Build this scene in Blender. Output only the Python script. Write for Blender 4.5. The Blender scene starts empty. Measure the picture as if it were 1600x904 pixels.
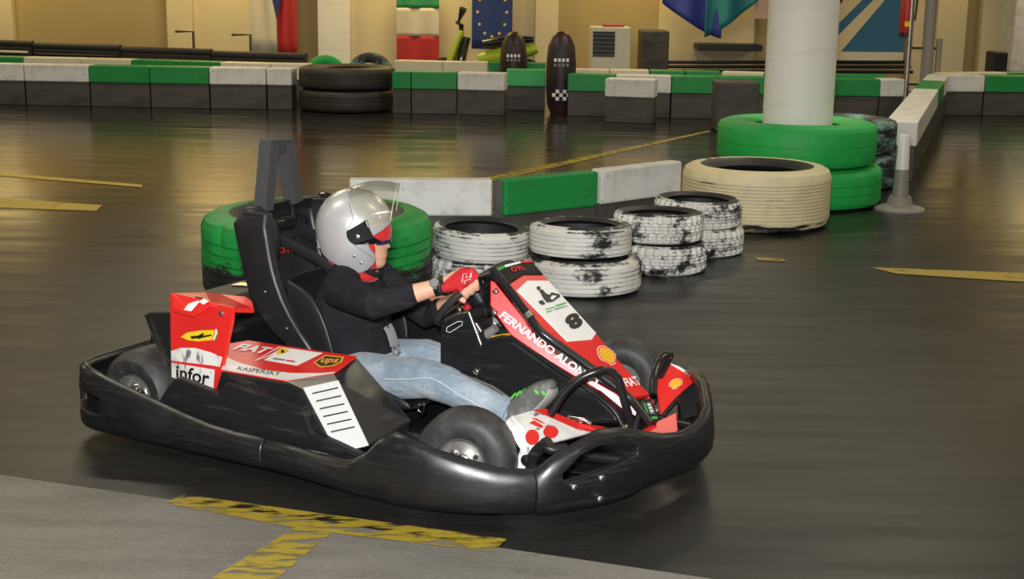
import bpy, bmesh, math, random
from mathutils import Vector, Matrix
random.seed(7)
scene = bpy.context.scene
col = scene.collection

# ------------------------------------------------------------------ camera, light, exposure
cam_data = bpy.data.cameras.new('camera'); cam = bpy.data.objects.new('camera', cam_data); col.objects.link(cam)
cam_data.sensor_width = 36.0; cam_data.lens = 49.5; cam_data.clip_end = 200
cam.matrix_world = Matrix((( 0.99990252, -0.01396218,  0.0,        0.0),
                           ( 0.00299817,  0.2147144,  -0.97667228, 0.0),
                           ( 0.01363647,  0.97657708,  0.21473533, 1.46),
                           ( 0, 0, 0, 1)))
scene.camera = cam
world = bpy.data.worlds.new('hall_air'); scene.world = world; world.use_nodes = True
world.node_tree.nodes['Background'].inputs[0].default_value = (1.0, 0.86, 0.66, 1)
world.node_tree.nodes['Background'].inputs[1].default_value = 0.03
flash_d = bpy.data.lights.new('camera_flash', 'AREA'); flash = bpy.data.objects.new('camera_flash', flash_d); col.objects.link(flash)
flash_d.shape = 'RECTANGLE'; flash_d.size = 0.16; flash_d.size_y = 0.10; flash_d.energy = 265; flash_d.color = (0.96, 0.98, 1.0)
flash.location = (-0.06, -0.02, 1.66); flash.rotation_euler = (math.radians(80), 0, 0)
scene.view_settings.view_transform = 'Standard'; scene.view_settings.look = 'None'
scene.view_settings.exposure = 0.0; scene.view_settings.gamma = 1.0; scene.view_settings.use_curve_mapping = False
# strip lamps under the hall ceiling (out of the picture)
for lx in (-9, -3.2, 2.6, 8.4):
    for ly, lw in ((-1.5, 35), (4.5, 45), (10.0, 78), (14.6, 62)):
        ld = bpy.data.lights.new('strip_lamp', 'AREA'); ld.shape = 'RECTANGLE'; ld.size = 1.8; ld.size_y = .22; ld.energy = lw; ld.color = (1.0, .89, .68)
        lo = bpy.data.objects.new('strip_lamp', ld); col.objects.link(lo); lo.location = (lx, ly, 4.08)

# added unseen yellow fill lights, brightening the wall bays for pools on the floor
for lx in (-6.95, -4.05, -1.25, 1.7, 7.3):
    ld = bpy.data.lights.new('added_wall_bay_fill', 'AREA'); ld.shape = 'RECTANGLE'; ld.size = .7; ld.size_y = .7; ld.energy = 40; ld.color = (1.0, .74, .30)
    lo = bpy.data.objects.new('added_wall_bay_fill', ld); col.objects.link(lo); lo.location = (lx, 19.1, 2.7)

# ------------------------------------------------------------------ materials
MATS = {}
def mat(name, c, r=.5, m=0., layers=(), bump=None, rvar=0., coat=0., spec=.5, alpha=None, emis=None, coord='Object', sheen=0.):
    """layers: (scale xyz, lo, hi, colour, strength[, detail])  noise driven colour layers; alpha: (scale, lo, hi) worn edges"""
    mt = bpy.data.materials.new(name); mt.use_nodes = True; nt = mt.node_tree; N = nt.nodes; L = nt.links
    b = N['Principled BSDF']; b.inputs['Base Color'].default_value = (*c, 1); b.inputs['Roughness'].default_value = r
    b.inputs['Metallic'].default_value = m; b.inputs['Specular IOR Level'].default_value = spec
    b.inputs['Coat Weight'].default_value = coat; b.inputs['Sheen Weight'].default_value = sheen
    tc = N.new('ShaderNodeTexCoord')
    def noise(sc, det=5, rough=.6):
        mp = N.new('ShaderNodeMapping'); mp.inputs['Scale'].default_value = sc if isinstance(sc, tuple) else (sc, sc, sc)
        L.new(tc.outputs[coord], mp.inputs[0]); n = N.new('ShaderNodeTexNoise'); n.inputs['Scale'].default_value = 1
        n.inputs['Detail'].default_value = det; n.inputs['Roughness'].default_value = rough; L.new(mp.outputs[0], n.inputs['Vector']); return n.outputs[0]
    def rng(s, lo, hi, a=0., bb=1.):
        q = N.new('ShaderNodeMapRange'); q.inputs[1].default_value = lo; q.inputs[2].default_value = hi; q.inputs[3].default_value = a; q.inputs[4].default_value = bb
        L.new(s, q.inputs[0]); return q.outputs[0]
    prev = None
    for la in layers:
        sc, lo, hi, c2, st = la[:5]; det = la[5] if len(la) > 5 else 5
        f = rng(noise(sc, det), lo, hi, 0, st)
        mx = N.new('ShaderNodeMix'); mx.data_type = 'RGBA'; L.new(f, mx.inputs[0])
        if prev is None: mx.inputs[6].default_value = (*c, 1)
        else: L.new(prev, mx.inputs[6])
        mx.inputs[7].default_value = (*c2, 1); prev = mx.outputs[2]
    if prev is not None: L.new(prev, b.inputs['Base Color'])
    if rvar: L.new(rng(noise(9.), .3, .7, max(0.02, r - rvar), min(1, r + rvar)), b.inputs['Roughness'])
    if bump:
        bp = N.new('ShaderNodeBump'); bp.inputs['Strength'].default_value = bump[2] if len(bump) > 2 else .4; bp.inputs['Distance'].default_value = bump[1]
        L.new(noise(bump[0]), bp.inputs['Height']); L.new(bp.outputs[0], b.inputs['Normal'])
    if alpha: L.new(rng(noise(alpha[0]), alpha[1], alpha[2]), b.inputs['Alpha'])
    if emis: b.inputs['Emission Color'].default_value = (*emis[0], 1); b.inputs['Emission Strength'].default_value = emis[1]
    MATS[name] = mt; return mt
BLK = (.012, .012, .013)
m_black = mat('black_plastic', (.012, .012, .013), .36, spec=.35, layers=[((6, 6, 40), .56, .74, (.07, .068, .065), .5)], bump=(160., .0006, .3), rvar=.08)
m_scuff = mat('scuffed_black_bumper', (.010, .010, .011), .33, layers=[((5, 5, 90), .54, .78, (.04, .04, .039), .5), ((20, 20, 260), .62, .74, (.13, .13, .125), .35), (4., .55, .7, (.03, .028, .025), .5)], bump=((30, 30, 260), .0003, .3), rvar=.1)
m_blackg = mat('gloss_black', (.01, .01, .011), .2)
m_rubber = mat('black_rubber', (.022, .021, .021), .6, layers=[((8, 8, 8), .5, .7, (.06, .056, .05), .5)], bump=(80., .001, .3))
m_kartty = mat('kart_tyre_rubber', (.028, .027, .027), .55, layers=[((30, 30, 30), .45, .7, (.075, .07, .065), .6)], bump=(120., .0008, .3))
m_red = mat('red_plastic', (.72, .022, .018), .3, layers=[((9, 9, 9), .62, .78, (.35, .015, .012), .55), ((40, 10, 60), .7, .76, (.5, .42, .38), .35)], coat=.15)
m_white = mat('white_sticker', (.80, .79, .76), .35, layers=[((8, 8, 8), .56, .75, (.5, .48, .44), .5), ((60, 12, 60), .68, .74, (.12, .11, .1), .6)])
m_dirtyw = mat('scuffed_white_sticker', (.78, .76, .72), .42, layers=[((7, 7, 14), .5, .66, (.42, .39, .35), .7), ((40, 14, 18), .57, .66, (.06, .05, .05), .85)])
m_plate = mat('white_number_plate', (.83, .82, .79), .3, layers=[(5., .55, .75, (.72, .69, .64), .5)])
m_tw = mat('white_print', (.85, .84, .82), .4)
m_tk = mat('black_print', (.01, .01, .01), .4)
m_ty = mat('yellow_print', (.86, .62, .02), .4)
m_tgold = mat('gold_print', (.75, .40, .05), .35)
m_tbrown = mat('brown_print', (.05, .02, .008), .4)
m_tor = mat('orange_print', (.80, .16, .015), .4)
m_edge = mat('brown_grey_brushed_edge', (.30, .27, .22), .4, .5)
m_vrim = mat('visor_edge', (.62, .56, .40), .3)
m_dial = mat('grey_watch_dial', (.22, .22, .21), .3)
m_tg = mat('green_print', (.03, .42, .06), .4)
m_tr = mat('red_print', (.75, .025, .02), .35)
m_tgrey = mat('grey_print', (.2, .2, .2), .5)
m_silverp = mat('bare_aluminium_plate', (.60, .60, .59), .42, .2, layers=[(12., .5, .75, (.55, .54, .52), .6)])
m_chrome = mat('chrome', (.75, .74, .72), .18, 1.)
m_steel = mat('worn_steel', (.5, .48, .45), .35, 1., layers=[(20., .5, .7, (.25, .22, .18), .6)])
m_rim = mat('dusty_alloy_rim', (.62, .60, .56), .33, .85, layers=[(14., .5, .7, (.35, .29, .2), .5)])
m_tube = mat('black_painted_tube', (.013, .013, .014), .22)
m_foam = mat('grey_foam_padding', (.055, .055, .058), .62, bump=(240., .0015, .35))
m_seat = mat('seat_black_plastic', (.013, .013, .014), .42, bump=(300., .0006, .3), layers=[(7., .5, .75, (.03, .028, .025), .5)])
m_web = mat('black_webbing', (.009, .009, .01), .7, bump=((400, 400, 60), .0008, .4))
m_webgrey = mat('grey_webbing', (.2, .19, .18), .7, bump=((400, 400, 60), .0008, .4))
m_sweat = mat('black_knit_sweater', (.018, .018, .021), .9, layers=[((14, 14, 30), .5, .72, (.034, .034, .038), .7)], bump=((14, 14, 34), .02, .8), spec=.15)
m_jean = mat('washed_blue_denim', (.24, .31, .38), .85, layers=[((7, 9, 9), .42, .66, (.46, .51, .55), .9), ((150, 150, 260), .5, .7, (.13, .18, .26), .45)], bump=((12, 20, 26), .016, .8), sheen=.2)
m_stitch = mat('pale_denim_seam', (.62, .66, .68), .8)
m_skin = mat('skin', (.72, .40, .27), .5, layers=[(18., .45, .7, (.66, .30, .2), .5)], spec=.35)
m_balac = mat('red_cloth', (.62, .012, .012), .75, bump=((60, 60, 120), .003, .4), sheen=.2)
m_glove = mat('red_glove_fabric', (.55, .012, .018), .7, layers=[(60., .5, .7, (.35, .008, .012), .6)], bump=(90., .002, .4))
m_helm = mat('silver_metallic_helmet', (.58, .58, .58), .36, .35, coat=.6, layers=[(9., .55, .75, (.52, .50, .48), .4)])
m_shoe = mat('grey_sneaker', (.13, .13, .12), .7, layers=[(30., .5, .6, (.28, .27, .25), .7)], bump=(90., .002, .4))
m_sole = mat('grey_shoe_sole', (.34, .33, .3), .7)
m_lace = mat('neon_green_laces', (.12, .65, .08), .6)
m_glassd = mat('dark_blue_lens', (.01, .02, .09), .08, coat=.6)
m_cover = mat('olive_brown_engine_cover', (.04, .034, .02), .55, layers=[(6., .5, .7, (.07, .055, .03), .5)])
m_silk = m_chrome
def visor_mat():
    mt = bpy.data.materials.new('clear_visor'); mt.use_nodes = True; nt = mt.node_tree; N = nt.nodes; L = nt.links
    N.remove(N['Principled BSDF']); out = N['Material Output']
    t = N.new('ShaderNodeBsdfTransparent'); t.inputs[0].default_value = (.93, .92, .86, 1)
    g = N.new('ShaderNodeBsdfGlossy'); g.inputs['Roughness'].default_value = .05; g.inputs[0].default_value = (1, .96, .85, 1)
    f = N.new('ShaderNodeFresnel'); f.inputs[0].default_value = 1.45; mx = N.new('ShaderNodeMixShader')
    hf = N.new('ShaderNodeMath'); hf.operation = 'MULTIPLY'; hf.inputs[1].default_value = .45; L.new(f.outputs[0], hf.inputs[0]); L.new(hf.outputs[0], mx.inputs[0]); L.new(t.outputs[0], mx.inputs[1]); L.new(g.outputs[0], mx.inputs[2]); L.new(mx.outputs[0], out.inputs[0]); return mt
m_visor = visor_mat()
# painted tyres: paint over rubber, worn through
def tyre_mat(name, paint, wear_lo, wear_hi, low=None, top=0., hole=None, scale=(5, 5, 9), rubber=(.02, .02, .02), dirt=(.45, .43, .38)):
    mt = mat(name, paint, .55, layers=[((7, 7, 7), .45, .75, dirt, .45)], bump=((30, 30, 60), .003, .5)); nt = mt.node_tree; N = nt.nodes; L = nt.links
    b = N['Principled BSDF']; prev = b.inputs['Base Color'].links[0].from_socket
    tc = N.new('ShaderNodeTexCoord'); mp = N.new('ShaderNodeMapping'); mp.inputs['Scale'].default_value = scale
    oi = N.new('ShaderNodeObjectInfo'); L.new(tc.outputs['Object'], mp.inputs[0])
    ad = N.new('ShaderNodeVectorMath'); ad.operation = 'ADD'; L.new(mp.outputs[0], ad.inputs[0])
    sc = N.new('ShaderNodeVectorMath'); sc.operation = 'SCALE'; sc.inputs[0].default_value = (13., 7., 5.); L.new(oi.outputs['Random'], sc.inputs['Scale']); L.new(sc.outputs[0], ad.inputs[1])
    n = N.new('ShaderNodeTexNoise'); n.inputs['Scale'].default_value = 1; n.inputs['Detail'].default_value = 9; n.inputs['Roughness'].default_value = .72; L.new(ad.outputs[0], n.inputs['Vector'])
    s = n.outputs[0]
    if low:
        sp = N.new('ShaderNodeSeparateXYZ'); L.new(tc.outputs['Object'], sp.inputs[0])
        q = N.new('ShaderNodeMapRange'); q.inputs[1].default_value = low[0]; q.inputs[2].default_value = low[1]; q.inputs[3].default_value = low[2]; q.inputs[4].default_value = 0
        L.new(sp.outputs[2], q.inputs[0]); a2 = N.new('ShaderNodeMath'); L.new(s, a2.inputs[0]); L.new(q.outputs[0], a2.inputs[1]); s = a2.outputs[0]
    if top:   # paint rubbed off the upper sidewall
        sn = N.new('ShaderNodeSeparateXYZ'); L.new(tc.outputs['Normal'], sn.inputs[0]); q = N.new('ShaderNodeMapRange'); q.inputs[1].default_value = .25; q.inputs[2].default_value = .8; q.inputs[3].default_value = 0; q.inputs[4].default_value = top
        L.new(sn.outputs[2], q.inputs[0]); a2 = N.new('ShaderNodeMath'); L.new(s, a2.inputs[0]); L.new(q.outputs[0], a2.inputs[1]); s = a2.outputs[0]
    if hole:  # the inside was never painted
        vm = N.new('ShaderNodeVectorMath'); vm.operation = 'MULTIPLY'; vm.inputs[1].default_value = (1, 1, 0); L.new(tc.outputs['Object'], vm.inputs[0]); vl = N.new('ShaderNodeVectorMath'); vl.operation = 'LENGTH'; L.new(vm.outputs[0], vl.inputs[0])
        sn2 = N.new('ShaderNodeSeparateXYZ'); L.new(tc.outputs['Normal'], sn2.inputs[0])
        vd = N.new('ShaderNodeVectorMath'); vd.operation = 'DOT_PRODUCT'; L.new(vm.outputs[0], vd.inputs[0]); L.new(tc.outputs['Normal'], vd.inputs[1]); q = N.new('ShaderNodeMath'); q.operation = 'LESS_THAN'; q.inputs[1].default_value = -.05; L.new(vd.outputs['Value'], q.inputs[0]); a2 = N.new('ShaderNodeMath'); L.new(s, a2.inputs[0]); L.new(q.outputs[0], a2.inputs[1]); s = a2.outputs[0]
    r2 = N.new('ShaderNodeMapRange'); r2.inputs[1].default_value = wear_lo; r2.inputs[2].default_value = wear_hi; L.new(s, r2.inputs[0])
    mx = N.new('ShaderNodeMix'); mx.data_type = 'RGBA'; L.new(r2.outputs[0], mx.inputs[0]); L.new(prev, mx.inputs[6]); mx.inputs[7].default_value = (*rubber, 1)
    L.new(mx.outputs[2], b.inputs['Base Color']); return mt
m_tyw = tyre_mat('worn_white_painted_rubber', (.76, .74, .69), .53, .60, top=.09, hole=.196)
m_tyc = tyre_mat('cream_painted_rubber', (.82, .71, .43), .60, .68, scale=(3, 3, 26), low=(-.16, -.02, .13), hole=1)
m_tyg = tyre_mat('green_painted_rubber', (.012, .34, .06), .57, .66, low=(-.05, .05, .22), scale=(4, 4, 12), dirt=(.008, .13, .03), hole=1)
m_tyg2 = tyre_mat('bright_green_painted_rubber', (.015, .42, .075), .64, .72, scale=(7, 7, 9), dirt=(.012, .3, .05))
m_tyt = tyre_mat('black_rubber_with_teal_remains', (.16, .33, .30), .40, .52, scale=(6, 6, 14))
m_tyk = tyre_mat('plain_black_rubber', (.03, .026, .022), .6, .7, dirt=(.05, .042, .03))
# hall
m_floor = mat('dark_track_surface', (.014, .0138, .013), .25, layers=[((.35, 1.6, 1), .42, .68, (.024, .022, .018), .8), ((.8, 9, 1), .5, .75, (.011, .011, .0105), .7), ((3, 40, 1), .55, .78, (.036, .034, .029), .45), ((70, 70, 1), .5, .75, (.034, .033, .03), .4)], bump=((60, 90, 1), .0008, .3), coord='Object', spec=.3)
def floor_gloss():
    # the racing line is rubbered and dull, the old paint beyond it still polished; streaks run along the track
    nt = m_floor.node_tree; N = nt.nodes; L = nt.links; b = N['Principled BSDF']; tc = N.new('ShaderNodeTexCoord'); sp = N.new('ShaderNodeSeparateXYZ'); L.new(tc.outputs['Object'], sp.inputs[0])
    q = N.new('ShaderNodeMapRange'); q.inputs[1].default_value = 6.5; q.inputs[2].default_value = 10.5; q.inputs[3].default_value = .40; q.inputs[4].default_value = .17; L.new(sp.outputs[1], q.inputs[0])
    mp = N.new('ShaderNodeMapping'); mp.inputs['Scale'].default_value = (.8, 7, 1); L.new(tc.outputs['Object'], mp.inputs[0]); n = N.new('ShaderNodeTexNoise'); n.inputs['Scale'].default_value = 1; n.inputs['Detail'].default_value = 6; L.new(mp.outputs[0], n.inputs['Vector'])
    r = N.new('ShaderNodeMapRange'); r.inputs[1].default_value = .3; r.inputs[2].default_value = .7; r.inputs[3].default_value = -.07; r.inputs[4].default_value = .09; L.new(n.outputs[0], r.inputs[0])
    a = N.new('ShaderNodeMath'); L.new(q.outputs[0], a.inputs[0]); L.new(r.outputs[0], a.inputs[1]); L.new(a.outputs[0], b.inputs['Roughness'])
floor_gloss()
m_conc = mat('grey_concrete_floor', (.175, .164, .142), .55, layers=[((2, 8, 1), .42, .68, (.11, .10, .085), .8), ((60, 90, 1), .5, .7, (.24, .225, .2), .6), ((9, 60, 1), .58, .75, (.08, .072, .06), .6)], bump=((90, 130, 1), .003, .5))
m_yline = mat('worn_yellow_floor_paint', (.34, .25, .02), .5, layers=[((25, 40, 1), .45, .7, (.30, .22, .03), .8)], alpha=((9, 34, 1), .40, .52))
m_yline2 = mat('yellow_floor_paint', (.42, .30, .03), .5, layers=[((25, 40, 1), .5, .7, (.35, .25, .03), .7)], alpha=((8, 24, 1), .30, .42))
m_wall = mat('cream_hall_wall', (.44, .335, .15), .7, layers=[((.5, .5, .9), .4, .7, (.36, .27, .11), .8)], bump=(20., .003, .2))
m_wallr = mat('pale_hall_wall', (.74, .62, .37), .7, layers=[((.6, .6, .9), .4, .7, (.6, .52, .36), .6)])
m_ceil = mat('dull_ceiling', (.45, .42, .36), .8)
m_pillar = mat('off_white_pillar_paint', (.90, .86, .78), .55, layers=[((2, 2, 12), .5, .75, (.74, .69, .60), .5), (40., .7, .74, (.2, .17, .12), .5)], bump=(14., .002, .2))
m_bw = mat('white_barrier_paint', (.74, .73, .70), .5, layers=[((6, 6, 6), .5, .72, (.48, .45, .41), .7), ((30, 30, 30), .62, .7, (.1, .09, .08), .6)])
m_bc = mat('cream_barrier_paint', (.74, .67, .50), .5, layers=[((4, 4, 4), .5, .75, (.58, .50, .34), .6)])
m_bg = mat('green_barrier_paint', (.012, .26, .055), .5, layers=[((5, 5, 5), .5, .72, (.02, .15, .04), .7), ((26, 26, 26), .62, .7, (.02, .05, .02), .7)])
m_bg2 = mat('light_green_barrier_paint', (.04, .42, .11), .5, layers=[((5, 5, 5), .5, .72, (.03, .32, .08), .6)])
m_bbase = mat('grimy_grey_barrier_base', (.075, .068, .058), .6, layers=[((3, 3, 8), .45, .7, (.03, .027, .023), .8)])
m_dark = mat('dark_rubber_skirting', (.022, .019, .014), .6, layers=[((2, 2, 9), .5, .7, (.07, .055, .03), .6)])
m_cream = mat('cream_appliance_paint', (.66, .60, .44), .5)
m_fblue = mat('navy_flag_cloth', (.02, .045, .20), .8); m_fred = mat('red_flag_cloth', (.50, .03, .03), .8)
m_fwhite = mat('white_flag_cloth', (.68, .62, .48), .8); m_fgreen = mat('green_flag_cloth', (.04, .30, .12), .8)
m_fblue2 = mat('royal_blue_cloth', (.03, .05, .33), .75); m_fteal = mat('teal_cloth', (.02, .20, .26), .75)
m_lime = mat('lime_plastic', (.40, .52, .02), .4); m_poster = mat('blue_poster', (.03, .14, .28), .6)
m_ext = mat('red_extinguisher_paint', (.42, .02, .02), .35); m_pink = mat('pink_notice_paper', (.75, .50, .40), .8)
m_skit = mat('dark_printed_vinyl', (.02, .014, .016), .45, layers=[((3, 3, 4), .48, .68, (.11, .02, .02), .6)])
m_post = mat('white_reflective_post', (.80, .79, .75), .4); m_postg = mat('grey_plastic_post', (.25, .23, .2), .5)
m_lamp = mat('lamp_diffuser', (.9, .9, .88), .4, emis=((1.0, .84, .55), 5.0))
m_grille = mat('dark_grille', (.01, .01, .011), .5)

# ------------------------------------------------------------------ mesh helpers
def V(*a): return Vector(a)
def link(o, parent=None):
    col.objects.link(o); o.parent = parent; return o
def mk(name, verts, faces, m, parent=None, smooth=False, bevel=0., seg=2, sub=0, solid=0., angle=38, loc=None, recalc=True):
    me = bpy.data.meshes.new(name); me.from_pydata([tuple(v) for v in verts], [], [tuple(f) for f in faces])
    if recalc:
        bm = bmesh.new(); bm.from_mesh(me); bmesh.ops.recalc_face_normals(bm, faces=bm.faces); bm.to_mesh(me); bm.free()
    me.materials.append(m); o = link(bpy.data.objects.new(name, me), parent)
    if loc: o.location = loc
    if smooth:
        me.polygons.foreach_set('use_smooth', [True] * len(me.polygons)); me.set_sharp_from_angle(angle=math.radians(angle))
    if solid:
        s = o.modifiers.new('thickness', 'SOLIDIFY'); s.thickness = solid; s.offset = -1
    if sub:
        s = o.modifiers.new('subdivision', 'SUBSURF'); s.levels = s.render_levels = sub
    if bevel:
        b = o.modifiers.new('bevel', 'BEVEL'); b.width = bevel; b.segments = seg; b.limit_method = 'ANGLE'; b.angle_limit = math.radians(35); b.harden_normals = False
    return o
def tag(o, label, cat, group=None, kind=None):
    if label: o['label'] = label
    if cat: o['category'] = cat
    if group: o['group'] = group
    if kind: o['kind'] = kind
    return o
def empty(name, loc=(0, 0, 0), rz=0., label=None, cat=None, group=None):
    o = link(bpy.data.objects.new(name, None)); o.location = loc; o.rotation_euler = (0, 0, rz); o.empty_display_size = .1
    if label: tag(o, label, cat, group)
    return o
def newell(pts):
    n = Vector((0, 0, 0))
    for i, a in enumerate(pts):
        b = pts[(i + 1) % len(pts)]; n += Vector(a).cross(Vector(b))
    return n.normalized()
OUT = Vector((.35, -.8, .6))
def onorm(pts, out=None):
    n = newell(pts); return n if n.dot(Vector(out) if out else OUT) > 0 else -n
def panel(name, pts, m, parent, th=.006, bevel=.002, out=None, smooth=False):
    pts = [Vector(p) for p in pts]; n = onorm(pts, out); k = len(pts)
    vs = pts + [p - n * th for p in pts]
    fs = [list(range(k)), list(range(2 * k - 1, k - 1, -1))] + [[i, (i + 1) % k, k + (i + 1) % k, k + i] for i in range(k)]
    return mk(name, vs, fs, m, parent, bevel=bevel, smooth=smooth)
def decal(name, pts, m, parent, off=.0012, out=None):
    pts = [Vector(p) for p in pts]; n = onorm(pts, out)
    return mk(name, [p + n * off for p in pts], [list(range(len(pts)))], m, parent)
def quv(q, u, v):
    a, b, c, d = [Vector(p) for p in q]; return a * (1 - u) * (1 - v) + b * u * (1 - v) + c * u * v + d * (1 - u) * v
def qpoly(name, q, uv, m, parent, off=.0016, out=None):
    n = onorm(q, out); return mk(name, [quv(q, u, v) + n * off for u, v in uv], [list(range(len(uv)))], m, parent)
def text(name, s, q, m, parent, off=.002, out=None, shear=0., bold=0.):
    """lettering flat on a panel: the text's box is laid on quad q = bottom-left, bottom-right, top-right, top-left"""
    cu = bpy.data.curves.new(name, 'FONT'); cu.body = s; cu.shear = shear; cu.offset = bold; cu.resolution_u = 3
    t = bpy.data.objects.new(name, cu); col.objects.link(t); bpy.context.view_layer.update()
    me = bpy.data.meshes.new_from_object(t.evaluated_get(bpy.context.evaluated_depsgraph_get()))
    bpy.data.objects.remove(t)
    xs = [v.co.x for v in me.vertices]; ys = [v.co.y for v in me.vertices]; x0, x1, y0, y1 = min(xs), max(xs), min(ys), max(ys)
    n = onorm(q, out)
    for v in me.vertices:
        v.co = quv(q, (v.co.x - x0) / (x1 - x0), (v.co.y - y0) / (y1 - y0)) + n * off
    me.materials.clear(); me.materials.append(m); me.name = name
    return link(bpy.data.objects.new(name, me), parent)
def frames(pts, up=None):
    P = [Vector(p) for p in pts]; T = []
    for i in range(len(P)):
        a = P[max(0, i - 1)]; b = P[min(len(P) - 1, i + 1)]; T.append((b - a).normalized())
    if up is None:
        up = Vector((0, 0, 1)) if abs(T[0].z) < .8 else Vector((0, 1, 0))
    u = (Vector(up) - T[0] * T[0].dot(Vector(up))).normalized(); F = []
    for t in T:
        u = (u - t * t.dot(u)).normalized(); F.append((t, u, t.cross(u)))
    return P, F
def smooth_path(pts, n=6):
    P = [Vector(p) for p in pts]; out = []
    for i in range(len(P) - 1):
        p0, p1, p2, p3 = P[max(0, i - 1)], P[i], P[i + 1], P[min(len(P) - 1, i + 2)]
        for k in range(n):
            t = k / n
            out.append(.5 * ((2 * p1) + (-p0 + p2) * t + (2 * p0 - 5 * p1 + 4 * p2 - p3) * t * t + (-p0 + 3 * p1 - 3 * p2 + p3) * t ** 3))
    return out + [P[-1]]
def tube_data(pts, rad, seg=12, up=None, caps='flat'):
    """rad: number, list, or list of (ra along up, rb across)"""
    P, F = frames(pts, up); k = len(P); R = rad if isinstance(rad, (list, tuple)) else [rad] * k
    R = [(r, r) if not isinstance(r, (list, tuple)) else r for r in R]
    rings = []
    for p, (t, u, w), (ra, rb) in zip(P, F, R): rings.append((p, t, u, w, ra, rb))
    if caps == 'round':
        def cap(r, s):
            p, t, u, w, ra, rb = r; m = min(ra, rb); o = []
            for a in (80, 60, 35): 
                c, sn = math.cos(math.radians(a)), math.sin(math.radians(a)); o.append((p + t * s * m * sn, t, u, w, ra * c, rb * c))
            return o
        rings = cap(rings[0], -1) + rings + cap(rings[-1], 1)[::-1]
    vs = []; fs = []
    for p, t, u, w, ra, rb in rings:
        for j in range(seg):
            a = 2 * math.pi * j / seg; vs.append(p + u * ra * math.cos(a) + w * rb * math.sin(a))
    for i in range(len(rings) - 1):
        for j in range(seg):
            fs.append([i * seg + j, i * seg + (j + 1) % seg, (i + 1) * seg + (j + 1) % seg, (i + 1) * seg + j])
    fs.append(list(range(seg))[::-1]); fs.append([(len(rings) - 1) * seg + j for j in range(seg)])
    return vs, fs
def tube(name, pts, rad, m, parent=None, seg=12, up=None, caps='flat', smooth_n=0):
    if smooth_n:
        k0 = len(pts); pts = smooth_path(pts, smooth_n)
        if isinstance(rad, (list, tuple)) and len(rad) == k0:
            R0 = [r if isinstance(r, (list, tuple)) else (r, r) for r in rad]; rad = []
            for i in range(len(pts)):
                f = i / (len(pts) - 1) * (k0 - 1); j = min(int(f), k0 - 2); f -= j; rad.append((R0[j][0] * (1 - f) + R0[j + 1][0] * f, R0[j][1] * (1 - f) + R0[j + 1][1] * f))
    vs, fs = tube_data(pts, rad, seg, up, caps); return mk(name, vs, fs, m, parent, smooth=True, angle=50)
def lathe(name, prof, m, parent=None, seg=48, axis='z', mod=None, loc=None, closed=True, angle=35):
    """prof: closed loop of (r, h); mod(r, h, ang) -> r"""
    vs = []; fs = []; k = len(prof)
    for j in range(seg):
        a = 2 * math.pi * j / seg
        for (r, h) in prof:
            rr = mod(r, h, j) if mod else r
            x, y = rr * math.cos(a), rr * math.sin(a)
            vs.append((x, y, h) if axis == 'z' else (x, h, y))
    for j in range(seg):
        j2 = (j + 1) % seg
        for i in range(k if closed else k - 1):
            i2 = (i + 1) % k; fs.append([j * k + i, j * k + i2, j2 * k + i2, j2 * k + i])
    return mk(name, vs, fs, m, parent, smooth=True, loc=loc, angle=angle)
def box(name, lo, hi, m, parent=None, bevel=.004, loc=None):
    x0, y0, z0 = lo; x1, y1, z1 = hi
    vs = [(x0, y0, z0), (x1, y0, z0), (x1, y1, z0), (x0, y1, z0), (x0, y0, z1), (x1, y0, z1), (x1, y1, z1), (x0, y1, z1)]
    return mk(name, vs, [(0, 3, 2, 1), (4, 5, 6, 7), (0, 1, 5, 4), (1, 2, 6, 5), (2, 3, 7, 6), (3, 0, 4, 7)], m, parent, bevel=bevel, loc=loc)
def mirror(pts): return [(p[0], -p[1], p[2]) for p in pts]
def bolt(name, p, n, r, m, parent, h=.006):
    p, n = Vector(p), Vector(n).normalized(); return tube(name, [p - n * .004, p + n * h * .6, p + n * h], [r, r, r * .6], m, parent, seg=10)
def blob(name, tubes, m, parent, voxel=.005, it=6, seg=16):
    """one continuous body: overlapping tapered limbs fused by a voxel remesh and smoothed"""
    vs = []; fs = []
    for t in tubes:
        a, b = tube_data(t[0], t[1], seg, t[2] if len(t) > 2 else None, 'round'); o = len(vs); vs += a; fs += [[i + o for i in f] for f in b]
    o = mk(name, vs, fs, m, parent, smooth=True, angle=180)
    r = o.modifiers.new('fuse', 'REMESH'); r.mode = 'VOXEL'; r.voxel_size = voxel; r.use_smooth_shade = True
    s = o.modifiers.new('relax', 'SMOOTH'); s.iterations = it; s.factor = .5
    return o
def copy_tree(o, parent=None):
    c = o.copy(); col.objects.link(c); c.parent = parent
    for ch in [x for x in bpy.data.objects if x.parent == o]: copy_tree(ch, c)
    return c

# ------------------------------------------------------------------ the hall
WY = 20.0
def struct(o, label=None):
    o['kind'] = 'structure'
    if label: o['label'] = label
    return o
struct(mk('floor', [(-16, -6, 0), (16, -6, 0), (16, 21, 0), (-16, 21, 0)], [(0, 1, 2, 3)], m_floor), 'dark glossy indoor track floor with faint tyre streaks')
struct(mk('floor_concrete', [(-16, -6, .004), (16, -6, .004), (16, -1.9, .004), (.4915, 3.294, .004), (-1.5139, 3.9639, .004), (-16, 8.8, .004)], [(0, 1, 2, 3, 4, 5)], m_conc), 'lighter grey concrete floor in front of the track')
struct(box('wall_back', (-16, WY, 0), (16, WY + .2, 4.2), m_wall, bevel=0), 'cream wall behind the barriers')
struct(box('wall_left', (-16.2, -6, 0), (-16, WY, 4.2), m_wallr, bevel=0)); struct(box('wall_right', (16, -6, 0), (16.2, WY, 4.2), m_wallr, bevel=0))
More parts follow.
